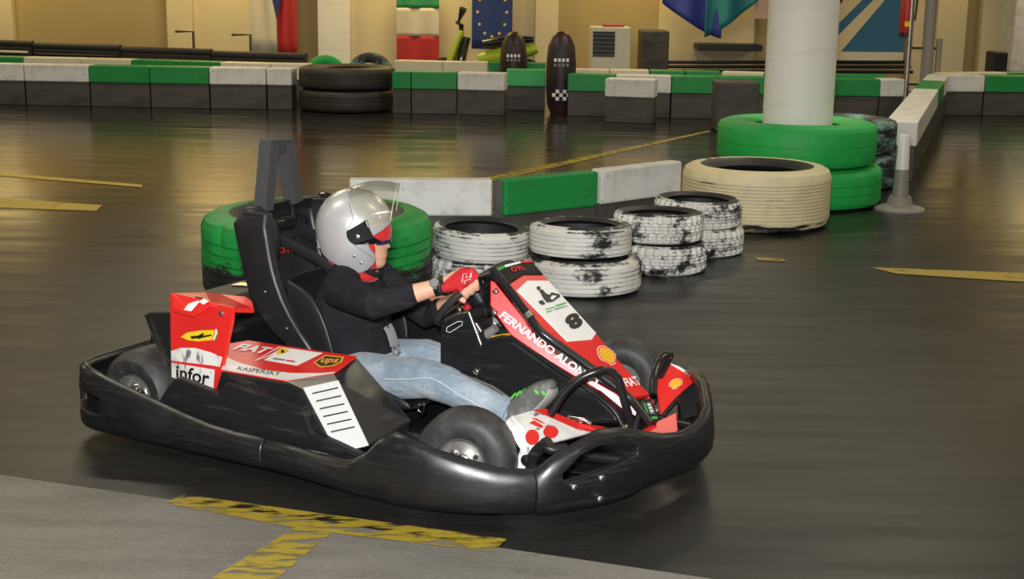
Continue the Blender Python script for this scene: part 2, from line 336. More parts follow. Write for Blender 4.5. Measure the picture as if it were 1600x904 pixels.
struct(box('wall_front', (-16, -6.2, 0), (16, -6, 4.2), m_wallr, bevel=0)); struct(box('ceiling', (-16, -6, 4.2), (16, WY + .2, 4.4), m_ceil, bevel=0))
# wall pilasters
for i, (a, th, m) in enumerate(zip([[-7.7154, -6.9838], [-4.8433, -4.4866], [-4.4866, -3.4794], [-2.7487, -2.3032], [-2.3032, 0.2705], [0.2705, 0.591], [1.9971, 3.3315], [5.4653, 5.8386], [5.8386, 6.2474], [6.4429, 6.7627]], (.14, .14, .05, .14, .05, .14, .05, .05, .14, .2), (m_wallr, m_wallr, m_wallr, m_pillar, m_wallr, m_wallr, m_wallr, m_wallr, m_wallr, m_wallr))):
    struct(box('trim_%d' % (i + 1), (a[0], WY - th, 0), (a[1], WY, 4.2), m, bevel=.01))

# painted floor lines
def marking(name, pts, m, label, z=.0065):
    return tag(mk(name, [(p[0], p[1], z) for p in pts], [list(range(len(pts)))], m), label, 'floor marking')
marking('floor_line', [(-0.9732, 3.7445, -0.0), (-0.9339, 3.8165, 0.0), (-0.0043, 3.5195, 0.0), (-0.042, 3.4325, 0.0), (-0.475, 3.5467, 0.0), (-0.6001, 3.1606, 0.0), (-0.6187, 3.0547, 0.0), (-0.8417, 3.0476, 0.0), (-0.7653, 3.1733, 0.0), (-0.5778, 3.579, 0.0)], m_yline, 'worn yellow T shaped line on the concrete in front of the kart')
marking('floor_line', [(-3.6633, 9.2526, 0.0), (-3.397, 9.2211, 0.0), (-2.6527, 8.9899, 0.0), (-2.6272, 8.7604, 0.0), (-3.2576, 8.8321, 0.0), (-3.5223, 8.8862, 0.0)], m_yline2, 'broad yellow line cut by the left picture edge, nearer of two', .003)
marking('floor_line', [(-4.19, 10.6214, 0.0), (-3.8339, 10.4409, 0.0), (-2.638, 9.9205, 0.0), (-2.6061, 9.7974, 0.0), (-3.7733, 10.2716, 0.0), (-4.1227, 10.4464, 0.0)], m_yline2, 'thin yellow line at left, running behind the broader one', .003)
marking('floor_line', [(1.8927, 7.2992, 0.0), (2.6708, 7.203, 0.0), (2.9258, 7.1715, 0.0), (2.8259, 6.914, 0.0), (2.5904, 6.9748, 0.0), (1.986, 7.1398, 0.0)], m_yline2, 'yellow line at the right picture edge', .003)
marking('floor_line', [(-0.3859, 10.2402, 0.0), (1.9669, 14.2291, 0.0), (1.9633, 14.1062, 0.0), (-0.1987, 10.2587, 0.0)], m_yline, 'long yellow diagonal line behind the low barrier', .003)
marking('floor_line', [(1.3234, 7.5391, 0.0), (1.4724, 7.4958, 0.0), (1.4626, 7.4242, 0.0), (1.3224, 7.4494, 0.0)], m_yline2, 'short yellow dash in front of the cream tyre', .003)

# ------------------------------------------------------------------ tyres
def tyre(name, label, x, y, z0, R, w, hole, m, ribs=4, group=None, lug=0, seg=64, tilt=(0, 0), stand=None, depth=.007):
    prof = [(R - .10 * R, .02 * w), (R - .03 * R, .07 * w), (R - .006, .13 * w), (R, .17 * w)]
    lo, hi = .17, .83
    for k in range(1, ribs):
        c = lo + (hi - lo) * k / ribs; g = .012 if ribs < 9 else .006
        prof += [(R, (c - g) * w), (R - depth, (c - g * .6) * w), (R - depth, (c + g * .6) * w), (R, (c + g) * w)]
    prof += [(R, .83 * w), (R - .006, .87 * w), (R - .03 * R, .93 * w), (R - .10 * R, .98 * w), (R - .45 * (R - hole), w), (hole + .06 * R, .95 * w), (hole, .88 * w), (hole + .02, .82 * w), (R - .10 * R, .74 * w), (R - .10 * R, .26 * w), (hole + .02, .18 * w), (hole, .12 * w), (hole + .06 * R, .05 * w), (R - .45 * (R - hole), 0)]
    def mod(r, h, j):
        if lug and r > R - .02 and (h < .33 * w or h > .67 * w) and j % lug == 0: return r - .016
        if lug and r > R - .02 and .33 * w <= h <= .67 * w and (j + lug // 2) % lug == 0: return r - .012
        return r
    prof = [(r, h - w / 2) for r, h in prof]
    o = lathe(name, prof, m, None, seg, mod=(lambda r, h, j: mod(r, h + w / 2, j)) if lug else None)
    o.location = (x, y, z0 + w / 2); o.rotation_euler = (tilt[0], tilt[1], random.random() * 6)
    if stand is not None: o.rotation_euler = (math.pi / 2, 0, stand); o.location = (x, y, z0 + R)
    return tag(o, label, 'tyre', group)
gs = 'worn white car tyres stacked along the track'
TW = .152
def shift(m_, dz): return m_
tyre('car_tyre', 'white painted tyre under the topmost one beside the big green tyre, behind the steering fairing', -.15, 6.80, 0, .245, .14, .165, m_tyw, 5, gs, 96 // 12 and 4, 96)
tyre('car_tyre', 'worn white tyre with brown-looking open middle, nearest the big green tyre, top of its stack', -.155, 6.79, .14, .238, .15, .178, m_tyw, 5, gs, 0, 96, (.05, .0))
tyre('car_tyre', 'lowest frontmost worn white tyre, sticking out at the bottom of the tallest looking stack', .355, 6.69, 0, .270, TW + .01, .18, m_tyw, 5, gs, 0, 96, (.03, 0))
tyre('car_tyre', 'white tyre with smooth ribs lying on the frontmost lower tyre', .33, 6.76, TW + .012, .25, TW, .17, m_tyw, 5, gs, 0, 96, (-.03, .02))
tyre('car_tyre', 'lower white tyre with zigzag tread, second stack from the cream tyre', .775, 7.20, 0, .235, TW, .17, m_tyw, 6, gs, 3, 96)
tyre('car_tyre', 'upper white tyre with zigzag tread and black top, second stack from the cream tyre', .755, 7.22, TW, .232, TW, .165, m_tyw, 6, gs, 3, 96, (.02, .03))
tyre('car_tyre', 'lower white and black tyre right in front of the cream truck tyre', 1.045, 7.70, 0, .235, TW, .165, m_tyw, 6, gs, 3, 96)
tyre('car_tyre', 'upper white tyre with open middle right in front of the cream truck tyre', 1.02, 7.71, TW, .24, TW, .17, m_tyw, 6, gs, 3, 96, (.0, -.02))
tyre('truck_tyre', 'big green truck tyre with black lower tread behind the driver seat', -.915, 6.50, 0, .535, .40, .30, m_tyg, 6, None, 8, 96, depth=.012)
tyre('truck_tyre', 'big cream painted truck tyre with fine ribs at the end of the low barrier', 1.4357 + .07, 8.68, 0, .455, .37, .26, m_tyc, 12, None, 0, 96, depth=.012)
CX, CY = 1.928, 9.62
tyre('truck_tyre', 'lower of two bright green tyres around the white column', CX + .04, CY, 0, .545, .27, .31, m_tyg2, 3, 'green tyres around the column', 0, 96)
tyre('truck_tyre', 'upper of two bright green tyres around the white column', CX, CY, .27, .535, .29, .29, m_tyg2, 2, 'green tyres around the column', 0, 96, depth=.004)
tyre('truck_tyre', 'lower black tyre with teal paint remains behind the green column tyres', CX + .5, CY + .85, 0, .42, .25, .25, m_tyt, 5, 'black and teal tyres behind the column')
tyre('truck_tyre', 'upper black tyre with teal paint remains behind the green column tyres', CX + .48, CY + .85, .25, .42, .25, .25, m_tyt, 5, 'black and teal tyres behind the column')
# column
struct(lathe('trim_20', [(.235, 0), (.235, 4.2), (0, 4.2), (0, 0)], m_pillar, None, 64, loc=(CX, CY, 0), closed=False), 'round off-white concrete column standing in the green tyres')

# ------------------------------------------------------------------ barrier blocks
BH, BB, BD = .46, .27, .24
def block(a, b, m, label, group, h=BH, zb=BB, dep=BD, gap=.008):
    a, b = Vector((a[0], a[1], 0)), Vector((b[0], b[1], 0)); d = b - a; L = d.length; rz = math.atan2(d.y, d.x)
    r = empty('barrier_block', a, rz, label, 'barrier', group)
    box('base', (gap, .015, 0), (L - gap, dep - .015, zb), m_bbase, r, .008); box('painted_band', (gap / 2, 0, zb), (L - gap / 2, dep, h), m, r, .012)
    return r
g1 = 'low barrier blocks behind the tyre stacks'
p = [(-0.8375, 7.091, 0.27), (-0.104, 7.1534, 0.27), (-0.0448, 7.1585, 0.27), (0.4612, 7.5392, 0.27), (0.4777, 7.585, 0.27), (0.9677, 8.0297, 0.27)]
block(p[0], p[1], m_bw, 'white barrier block right behind the driver helmet and big green tyre', g1, dep=.09)
block(p[2], p[3], m_bg, 'green barrier block between two white ones behind the white tyres', g1, dep=.09)
block(p[4], p[5], m_bw, 'white barrier block touching the big cream tyre', g1, dep=.09)
tag(box('barrier_post', (p[1][0] + .008, p[1][1] + .03, 0), (p[2][0] - .006, p[2][1] + .08, .455), m_bbase), 'dark upright post between the white and green low barrier blocks', 'post')
# far rows
ROW = {'w': m_bw, 'g': m_bg, 'c': m_bc, 'l': m_bg2}
CN = {'w': 'white', 'g': 'green', 'c': 'cream', 'l': 'light green'}
def row(edges, cols, labels, group, dy=0, **kw):
    edges = [(e[0], e[1] + dy) for e in edges]
    for i, c in enumerate(cols): block(edges[i], edges[i + 1], ROW[c], labels[i], group, **kw)
gl = 'front row of the far left barrier'
row([(-6.9228, 16.0255, 0.0), (-6.1994, 15.9744, -0.0), (-5.5211, 15.9585, 0.0), (-4.7774, 15.9123, -0.0), (-4.0863, 15.8586, 0.0), (-3.4149, 15.843, 0.0), (-2.7795, 15.8619, -0.0), (-2.4868, 15.8276, 0.0)], 'wwwggww',
    ['white far barrier block just outside the left picture edge', 'white far barrier block cut by the left picture edge', 'white far barrier block left of the two green ones',
     'left one of two green far barrier blocks under the bare wall', 'right one of two green far barrier blocks under the bare wall', 'white far barrier block right of the two green ones', 'short white far barrier block touching the black tyre stack'], gl)
row([(-6.7226, 17.2864, 0.46), (-5.9892, 17.1882, 0.46), (-5.2497, 17.0947, 0.46), (-4.6184, 16.9771, 0.46), (-4.0529, 16.847, 0.46), (-3.4959, 16.7188, 0.46), (-2.8756, 16.6097, 0.46), (-2.4243, 16.5898, 0.46)], 'gccggcc',
    ['green block of the rear barrier row at the left picture edge', 'first cream block of the rear barrier row from the left picture edge', 'second cream block of the rear barrier row from the left picture edge', 'left green block of the far left rear barrier row', 'right green block of the far left rear barrier row',
     'cream block of the rear row left of the black tyre stack', 'cream block of the rear row behind the black tyre stack'], 'rear row of the far left barrier', dy=.12)
row([(-1.3567, 15.611, 0.0), (-1.1413, 15.5673, 0.0), (-0.6334, 15.5677, 0.0), (-0.1108, 15.4955, 0.0)], 'ggw', ['short green far block right of the black tyre stack', 'green far barrier block under the white and red flag', 'white far barrier block under the scooter'], 'front row of the far middle barrier')
row([(-1.5155, 17.4722, 0.46), (-0.8964, 17.3494, 0.46), (-0.3348, 17.3501, 0.46), (0.3497, 17.2475, 0.46)], 'ccg', ['cream rear block under the red flag end', 'cream rear block under the scooter', 'green rear block behind the printed skittle'], 'rear row of the far middle barrier', dy=.25)
block((-0.102, 16.1959, 0.0), (0.3525, 16.185, 0.0), m_bg2, 'light green barrier block between two dark printed skittles', 'front row of the far middle barrier')
block((0.9437, 14.9341, 0.0), (1.4595, 14.8032, 0.0), m_bw, 'single cream white block standing forward below the appliance', 'front row of the far middle barrier')
row([(0.5739, 15.5968, 0.0), (1.0991, 15.5254, 0.0), (1.7049, 15.4671, 0.0), (2.2168, 15.4685, 0.0), (2.7432, 15.472, 0.0), (3.3987, 15.4223, 0.0), (3.9745, 15.433, 0.0), (4.2508, 15.4722, 0.0)], 'gwggggw', ['green far block right of the tall printed skittle', 'white far block behind the single forward block', 'first green far block left of the white column', 'second green far block left of the white column', 'green far block hidden by the white column', 'green far block right of the white column', 'white far block left of the delineator rails'][:7], 'front row of the far right barrier')
row([(0.6358, 16.2013, 0.46), (1.0942, 16.1872, 0.46), (1.5518, 16.1732, 0.46), (1.9638, 16.1494, 0.46), (2.3747, 16.1258, 0.46), (2.8471, 16.005, 0.46), (3.5524, 15.9364, 0.46), (4.2141, 15.8605, 0.46)], 'ccggcgg', ['cream rear block below the appliance, left one', 'cream rear block below the appliance, right one', 'left green rear block under the dark rails', 'right green rear block under the dark rails', 'cream rear block left of the white column', 'green rear block hidden by the white column', 'green rear block right of the white column'], 'rear row of the far right barrier', dy=.25)
row([(3.0369, 10.6135, 0.0), (3.6235, 12.3528, 0.0), (4.192, 14.0386, 0.0), (4.6321, 15.3147, 0.0), (4.9824, 16.3271, 0.0)], 'wwgw', ['white end block of the receding barrier behind the delineator post', 'second white block of the receding barrier', 'green block of the receding barrier', 'farthest white block of the receding barrier'], 'barrier receding behind the delineator post', dep=.24)
row([(5.0509, 16.6582, 0.0), (5.4106, 16.7951, 0.0), (5.8732, 16.949, 0.0), (6.4754, 17.126, 0.0)], 'ccg', ['left cream far block at the right picture side', 'right cream far block at the right picture side', 'green far block at the right picture edge'], 'far barrier at the right picture side', zb=.25, h=.46)
row([(4.8134, 16.2014, 0.46), (5.4012, 16.2151, 0.46), (6.1086, 16.2534, 0.46)], 'wg', ['white rear block at the right picture side', 'green rear block at the right picture edge'], 'rear barrier at the right picture side', dy=.1)
# dark rubber skirting along the wall (left), in lengths
a, b = Vector((-8.8, 19.3, 0)), Vector((-2.6, 17.6, 0))
for i in range(5):
    q0, q1 = a.lerp(b, i / 5), a.lerp(b, (i + 1) / 5); d = q1 - q0
    r = empty('rubber_skirting', q0, math.atan2(d.y, d.x), ['dark rubber skirting length at the left picture edge', 'second dark rubber skirting length from the left edge', 'third dark rubber skirting length from the left edge', 'dark rubber skirting length below the wall frames', 'dark rubber skirting length left of the striped flag'][i], 'skirting', 'dark skirting lengths along the left wall')
    zk = 0.6244 * (1 - (i + .5) / 5) + 0.5277 * (i + .5) / 5
    box('mat', (.01, 0, 0), (d.length - .01, .12, zk - .08), m_dark, r, .02); tube('top_roll', [(0.01, .06, zk - .05), (d.length - .01, .06, zk - .05)], .05, m_rubber, r, 12); tube('pale_stripe', [(.05, -.01, zk - .15), (d.length - .05, -.01, zk - .15)], .018, m_bc if i == 1 else m_dark, r, 8)
# two thin metal wall frames
for k, px in enumerate(((274, 303, 49, 80), (362, 392, 54, 84))):
    w = [[(-4.5694, 19.2, 0.7205), (-4.3291, 19.2, 0.4607)], [(-3.8138, 19.2, 0.6886), (-3.5624, 19.2, 0.4372)]][k]
    x0, x1, z1 = w[0][0], w[1][0], w[0][2]
    tag(tube('wall_frame', [(x0, 19.2, z1), (x1, 19.2, z1), (x1, 19.2, 0)], .018, m_cover, None, 8), ['thin rusty handrail frame, left of two, over the skirting', 'thin rusty handrail frame, right of two, over the skirting'][k], 'handrail', 'thin handrails by the left wall')
# black tyre stack far
bx = (-1.8896, 15.455, 0.0)
for k in range(2):
    tyre('truck_tyre', ['lower black truck tyre in the far stack at the barrier gap', 'upper black truck tyre in the far stack at the barrier gap'][k], bx[0], bx[1] + .55, k * .245, .54, .245, .3, m_tyk, 4, 'far black truck tyres')
q = [(-2.3218, 17.4, 0.5302), (-1.7744, 17.4, 0.5686)]
tyre('upright_tyre', 'green painted tyre standing upright behind the black stack', q[0][0], 17.4, 0, q[0][2] / 2, .2, q[0][2] / 3.4, m_tyg2, 2, None, 0, 48, stand=.1)
tyre('upright_tyre', 'pale grey tyre standing upright behind the black stack', q[1][0], 17.4, 0, q[1][2] / 2, .2, q[1][2] / 3.4, m_tyt, 2, None, 0, 48, stand=-.1)
tag(box('dark_crate', (0, 0, 0), (.42, .4, .50), m_bbase, None, .02, loc=(2.0155, 14.1131, 0.0)), 'dark brown crate left of the white column', 'crate')

# ------------------------------------------------------------------ things along the wall
def cloth(name, x0, x1, z0, z1, y, m, parent, amp=.02, nx=24, nz=8, cut=None):
    vs = []; fs = []
    for j in range(nz + 1):
        for i in range(nx + 1):
            u, v = i / nx, j / nz; zb = z0 + (cut(u) if cut else 0)
            vs.append((x0 + (x1 - x0) * u, y + amp * math.sin(u * 11) * (1.2 - v), zb + (z1 - zb) * v))
    for j in range(nz):
        for i in range(nx): k = j * (nx + 1) + i; fs.append((k, k + 1, k + nx + 2, k + nx + 1))
    return mk(name, vs, fs, m, parent, smooth=True, solid=.004)
w = [(-3.5489, 19.7, 0.4121), (-3.2849, 19.7, 0.3458), (-3.0103, 19.7, 0.3495), (-3.5307, 19.7, 1.1405), (-3.343, 19.7, 0.9016)]
r = empty('flag', (w[1][0], 19.7, w[1][2]), 0, 'hanging flag with a white half, red half and blue wedge', 'flag')
x = [q[0] - w[1][0] for q in w]; zz = w[1][2]
cloth('white_half', x[0] - .12, 0, .06, 2.2 - zz, 0, m_fwhite, r); cloth('red_half', 0, x[2], 0, 2.2 - zz, 0, m_fred, r)
mk('blue_wedge', [(-.24, -.03, w[3][2] - zz + .95), (.25, -.03, w[3][2] - zz + .95), (0, -.03, w[4][2] - zz - .02)], [(0, 1, 2)], m_fblue, r, solid=.006)
w = [(-1.6379, 19.7, 0.316), (-1.0533, 19.7, 0.324), (-1.6365, 19.7, 0.6824), (-1.635, 19.7, 1.0631)]
r = empty('flag', (w[0][0], 19.7, w[0][2]), 0, 'flag of green, white and red bands hanging left of the scooter', 'flag'); W = w[1][0] - w[0][0]; z = w[0][2]
cloth('red_band', 0, W, 0, w[2][2] - z, 0, m_fred, r); cloth('white_band', 0, W, w[2][2] - z, w[3][2] - z, 0, m_fwhite, r); cloth('green_band', 0, W, w[3][2] - z, w[3][2] - z + .4, 0, m_fgreen, r)
w = [(-0.6031, 19.7, 0.5225), (-0.0464, 19.7, 0.5302)]
r = empty('flag', (w[0][0], 19.7, w[0][2]), 0, 'dark blue flag with a ring of yellow stars', 'flag'); W = w[1][0] - w[0][0]
cloth('field', 0, W, 0, 1.15, 0, m_fblue, r, .012)
def star(cx, cz, s, y, parent):
    pts = []
    for k in range(10):
        a = math.pi / 2 + k * math.pi / 5; q = s if k % 2 == 0 else s * .42; pts.append((cx + q * math.cos(a), y, cz + q * math.sin(a)))
    mk('star', pts, [list(range(10))], m_ty, parent, solid=.002)
for k in range(12):
    a = k * math.pi / 6; star(W / 2 + .2 * math.cos(a), .5 + .33 * math.sin(a), .03, -.035, r)
w = [(1.9865, 19.5, 1.1762), (2.6756, 19.5, 0.715), (2.5701, 19.5, 0.7307), (3.2688, 19.5, 0.7231)]
r = empty('draped_flag', (w[0][0], 19.5, w[1][2]), 0, 'royal blue cloth bunched and hanging over the wall rail', 'flag')
L1 = w[1][0] - w[0][0]
cloth('cloth', 0, L1 + .12, 0, .95, 0, m_fblue2, r, .05, cut=lambda u: .46 * (1 - u) ** 1.3)
w2 = w[3][0] - w[2][0]
r = empty('draped_flag', (w[2][0], 19.45, w[2][2]), 0, 'teal cloth hanging beside the blue cloth', 'flag')
cloth('cloth', 0, w2, 0, .95, 0, m_fteal, r, .05, cut=lambda u: .5 * u ** 1.3)
w = [(3.2546, 19.6, 0.9861), (3.4469, 19.6, 0.9888)]
tag(box('paper_notice', (w[0][0], 19.58, w[0][2]), (w[1][0] + .06, 19.6, w[0][2] + .42), m_pink, None, 0), 'pale pink paper notice hung left of the white column', 'notice')
# appliance
w = [(0.944, 17.9, 0.3585), (1.4513, 17.9, 0.3655), (0.9303, 17.9, 0.897), (0.9717, 17.9, 0.5339), (1.2449, 17.9, 0.5377), (0.9637, 17.9, 0.8424)]
r = empty('air_heater', (w[0][0], 17.9, 0), 0, 'cream box appliance with a square dark grille', 'heater'); W = w[1][0] - w[0][0]; H = w[2][2]
box('body', (0, 0, 0), (W, .5, H), m_cream, r, .02); gx0, gx1, gz0, gz1 = w[3][0] - w[0][0], w[4][0] - w[0][0], w[3][2], w[5][2]
box('grille', (gx0, -.012, gz0), (gx1, 0.02, gz1), m_grille, r, .004)
for k in range(6): box('louvre', (gx0, -.03, gz0 + (gz1 - gz0) * (k + .3) / 6), (gx1, -.01, gz0 + (gz1 - gz0) * (k + .45) / 6), m_tgrey, r, .002)
box('red_lid', (.16, .1, H), (.42, .3, H + .03), m_ext, r, .006)
# printed skittle shaped bollards
def skittle(px, y, label, z0):
    xb, zt = px; prof = [(0, 0), (.12, 0), (.165, .12), (.185, .35), (.185, .62), (.165, .85), (.11, .98), (.05, 1.03), (0, 1.04)]
    r = lathe('inflatable_skittle', [(a * .9, h * zt / 1.04) for a, h in prof], m_skit, None, 32, closed=False, loc=(xb, y, z0)); tag(r, label, 'skittle', 'dark printed skittles')
    for k, zc in enumerate((.66, .60)):
        for j in range(4):
            h = zt * zc; box('print_bar', (-.085 + j * .045, -.172, h - .018), (-.055 + j * .045, -.15, h + .018), m_tw if k == 0 else m_tgrey, r, .001)
    for i in range(5):
        for j in range(3):
            if (i + j) % 2: decal('check', [(-.1 + i * .04, -.165, .16 + j * .04), (-.06 + i * .04, -.165, .16 + j * .04), (-.06 + i * .04, -.165, .20 + j * .04), (-.1 + i * .04, -.165, .20 + j * .04)], m_tw, r, .01, (0, -1, 0))
w = (0.5123, 15.6629, 0.0, 0.4789, 15.2, 0.9108)
skittle((w[0], w[5]), w[1] + .2, 'dark skittle with red and white print standing clear of the barrier', 0)
w = (-0.0202, 17.3, 0.8424)
skittle((w[0], w[2]), 17.5, 'dark skittle partly hidden behind the barrier under the star flag', 0)
# scooter
w = (-0.7189, 18.2, 0.3168)
r = empty('scooter', (w[0], 18.2, 0), 0, 'lime and black scooter standing under the star flag', 'scooter')
tube('front_shield', [(-.16, 0, .2), (-.1, 0, .45), (0, 0, .72), (.04, 0, .82)], [(.05, .16), (.06, .2), (.05, .17), (.03, .1)], m_lime, r, 14, up=(1, 0, 0), smooth_n=3)
tube('leg_guard', [(-.02, -.03, .2), (.03, -.04, .45), (.1, -.04, .74)], [(.05, .15), (.06, .19), (.05, .12)], m_blackg, r, 14, up=(1, 0, 0), smooth_n=3)
tube('steering_stem', [(.02, 0, .72), (.03, 0, .90)], .03, m_blackg, r, 10); tube('handlebar', [(-.02, -.3, .93), (.03, 0, .88), (-.02, .3, .93)], .018, m_tube, r, 8); tube('mirror', [(.0, -.2, .93), (.06, -.26, 1.1)], [.01, .05], m_tube, r, 10)
lathe('front_wheel', [(.24, -.05), (.24, .05), (.14, .05), (.14, -.05)], m_rubber, r, 32, axis='y', loc=(-.18, 0, .24))
lathe('rear_wheel', [(.24, -.05), (.24, .05), (.14, .05), (.14, -.05)], m_rubber, r, 32, axis='y', loc=(.85, 0, .24))
tube('seat', [(.3, 0, .66), (.6, 0, .70), (.95, 0, .72)], [(.05, .1), (.07, .14), (.04, .1)], m_blackg, r, 14, up=(0, 0, 1), smooth_n=3)
tube('tail_fairing', [(.25, 0, .45), (.6, 0, .52), (1.0, 0, .60)], [(.08, .1), (.12, .15), (.05, .08)], m_lime, r, 14, up=(0, 0, 1), smooth_n=3)
box('footboard', (-.1, -.15, .2), (.4, .15, .26), m_blackg, r, .02)
# dark rails on the wall
for k, (ya, yb) in enumerate(((98, 98), (104, 105), (110, 111))):
    w = [[(1.6913, 19.3, 0.3933), (5.3302, 19.3, 0.4435)], [(1.693, 19.3, 0.3418), (5.3347, 19.3, 0.3835)], [(1.6947, 19.3, 0.2903), (5.3391, 19.3, 0.3235)]][k]
    tag(tube('wall_rail', [(w[0][0], 19.3 - k * .1, w[0][2]), (w[1][0], 19.3 - k * .1, w[1][2])], .022, m_tube, None, 10), ['topmost of three long black wall rails behind the column', 'middle one of three long black wall rails behind the column', 'lowest of three long black wall rails behind the column'][k], 'rail', 'black rails along the wall')
w = [(2.4901, 19.5, 0.5573), (3.3605, 19.5, 0.6383), (4.2399, 19.5, 0.5469), (5.2885, 19.5, 0.5614)]
tag(box('wall_shelf', (w[0][0], 19.4, w[0][2]), (w[1][0], 20, w[1][2]), m_grille, None, .004), 'short dark shelf under the teal cloth', 'shelf')
w = [(1.6871, 19.2, 0.2621), (2.055, 19.2, 0.82)]
tag(box('dark_cabinet', (w[0][0], 19.1, 0), (w[1][0], 19.7, w[1][2]), m_bbase, None, .02), 'dull dark cabinet right of the cream appliance', 'cabinet')
# blue wall poster with pale diagonal stripes
w = [(4.1029, 19.9, 0.5427), (5.4135, 19.9, 0.5608)]
r = empty('wall_poster', (w[0][0], 19.92, w[0][2]), 0, 'blue wall panel crossed by wide pale diagonal stripes', 'poster'); W = w[1][0] - w[0][0]
box('panel', (0, 0, 0), (W, .05, 1.5), m_poster, r, .004)
for k, (u, wd) in enumerate(((-.75, .3), (-.32, .28), (.18, .26))):
    mk('stripe', [(max(0, u), -.004, max(0, -u)), (min(W, u + wd) if u + wd > 0 else 0.02, -.004, 0 if u + wd > 0 else .0), (min(W, u + wd + 1.1), -.004, 1.1), (max(0, min(W - .1, u + 1.1)), -.004, 1.1)], [(0, 1, 2, 3)], m_wallr, r, solid=.003)
box('white_border', (0, -.02, -.12), (W, .02, 0), m_bc, r, .004)
# extinguisher and rack post
w = [(4.5561, 17.0, 0.901), (4.7155, 17.0, 0.9032), (4.632, 17.0, 0.902)]
r = empty('fire_extinguisher', (w[2][0], 17.0, w[2][2]), 0, 'red fire extinguisher hung on a post right of the column', 'extinguisher'); R0 = (w[1][0] - w[0][0]) / 2
lathe('cylinder', [(0, 0.0), (R0 * .9, 0), (R0, .04), (R0, .44), (R0 * .7, .52), (R0 * .3, .55), (0, .55)], m_ext, r, 28, closed=False); lathe('foot_ring', [(R0 * .95, -.04), (R0 * .95, 0.01), (0, .01), (0, -.04)], m_grille, r, 24, closed=False)
tube('valve', [(0, 0, .54), (0, 0, .62)], .02, m_tube, r, 8); tube('lever', [(0, 0, .61), (.08, 0, .64)], .012, m_tube, r, 8); tube('hose', [(0, 0, .6), (.1, -.02, .5), (.09, -.03, .15)], .012, m_tube, r, 8, smooth_n=4)
box('yellow_label', (-R0 * .5, -R0 * 1.03, .08), (R0 * .5, -R0 * .8, .14), m_ty, r, .001)
w = [(4.6673, 16.9, 0.0562), (4.8963, 16.9, 0.0594), (5.026, 16.9, 0.0612), (4.5865, 16.9, 0.8455), (4.5947, 16.9, 0.7337), (4.6261, 16.9, 0.3058)]
r = empty('rack_stand', (w[0][0], 16.95, 0), 0, 'grey upright pole rack with two cross bars beside the extinguisher', 'rack')
for k in range(3): tube('pole', [(w[k][0] - w[0][0], 0, 0), (w[k][0] - w[0][0], 0, 2.2 if k < 2 else w[3][2])], .035 if k != 1 else .07, m_postg if k else m_steel, r, 12)
for k in (4, 5): tube('cross_bar', [(0, 0, w[k][2]), (w[2][0] - w[0][0], 0, w[k][2])], .012, m_tube, r, 8)
w = [(6.7156, 19.6, 0.3324), (7.2673, 19.6, 1.2896)]
tag(box('wall_cabinet', (w[0][0], 19.3, w[0][2]), (w[1][0], 20, 2.0), m_bw, None, .02), 'pale grey wall cabinet at the right picture edge', 'cabinet')
w = [(6.2279, 18.8, 0.2078), (6.3604, 18.8, 0.6277), (5.8771, 18.8, 0.3539)]
tag(box('dark_bin', (w[0][0], 18.6, 0), (w[0][0] + .2, 18.9, w[1][2]), m_grille, None, .02), 'narrow dark bin standing by the right wall', 'bin')
# delineator post
w = (2.5743, 9.2924, 0.0)
r = empty('delineator_post', w, 0, 'white and grey plastic post on a splayed base in front of the receding barrier', 'post')
lathe('foot', [(0, 0), (.17, 0), (.165, .012), (.09, .035), (.07, .09), (0, .09)], m_postg, r, 32, closed=False)
tube('lower_post', [(0, 0, .05), (0, 0, .27)], [(.058, .058), (.046, .046)], m_postg, r, 16); tube('upper_post', [(0, 0, .27), (0, 0, .48), (0, 0, .5)], [.045, .038, .03], m_post, r, 16)

# ------------------------------------------------------------------ the go-kart (local frame: X forward, Y left, Z up)
KLOC = (-0.2175, 4.4727, 0.0); KROT = -0.51271
kart = empty('go_kart', KLOC, KROT, 'black and red rental go-kart with white number plate, driven to the right', 'go-kart')
def grid_shell(name, st, m, parent, th=.028, holes=(), bevel=.006):
    """st: stations (x, y, z_bottom, z_top[, zw0, zw1]); holes: set of column indexes left open between zw0 and zw1"""
    P = [Vector((s[0], s[1], 0)) for s in st]; vs = []; fs = []; nr = 6
    for i, s in enumerate(st):
        a, b = P[max(0, i - 1)], P[min(len(P) - 1, i + 1)]; t = (b - a).normalized(); n = Vector((t.y, -t.x, 0))
        zb, zt = s[2], s[3]; h = zt - zb; w0, w1 = (s[4], s[5]) if len(s) > 4 else (zb + .42 * h, zb + .62 * h)
        for z, o in ((zb, -.016), (zb + .022, 0), (w0, .003), (w1, .002), (zt - .016, -.002), (zt, -.020)):
            q = P[i] + n * o; vs.append((q.x, q.y, z))
    for i in range(len(st) - 1):
        for r in range(nr - 1):
            if r == 2 and i in holes: continue
            k = i * nr + r; fs.append((k, k + nr, k + nr + 1, k + 1))
    o = mk(name, vs, fs, m, parent, smooth=True, angle=60)
    s = o.modifiers.new('thickness', 'SOLIDIFY'); s.thickness = th; s.offset = 0
    b = o.modifiers.new('bevel', 'BEVEL'); b.width = bevel; b.segments = 2; b.limit_method = 'ANGLE'; b.angle_limit = math.radians(50)
    return o
rr = [(-.985, -.60, .045, .235), (-.965, -.655, .042, .238, .115, .15), (-.93, -.688, .04, .237, .105, .165), (-.885, -.70, .04, .23, .10, .16), (-.84, -.70, .04, .218, .098, .15), (-.8, -.70, .04, .208), (-.7, -.70, .04, .188), (-.6, -.70, .04, .166), (-.5, -.70, .04, .146), (-.4, -.70, .04, .13), (-.3, -.70, .04, .124), (-.19, -.70, .04, .121)]
back = [(-1.0, .45, .05, .23), (-1.0, .2, .05, .23), (-1.0, -.2, .05, .23), (-1.0, -.45, .05, .232)]
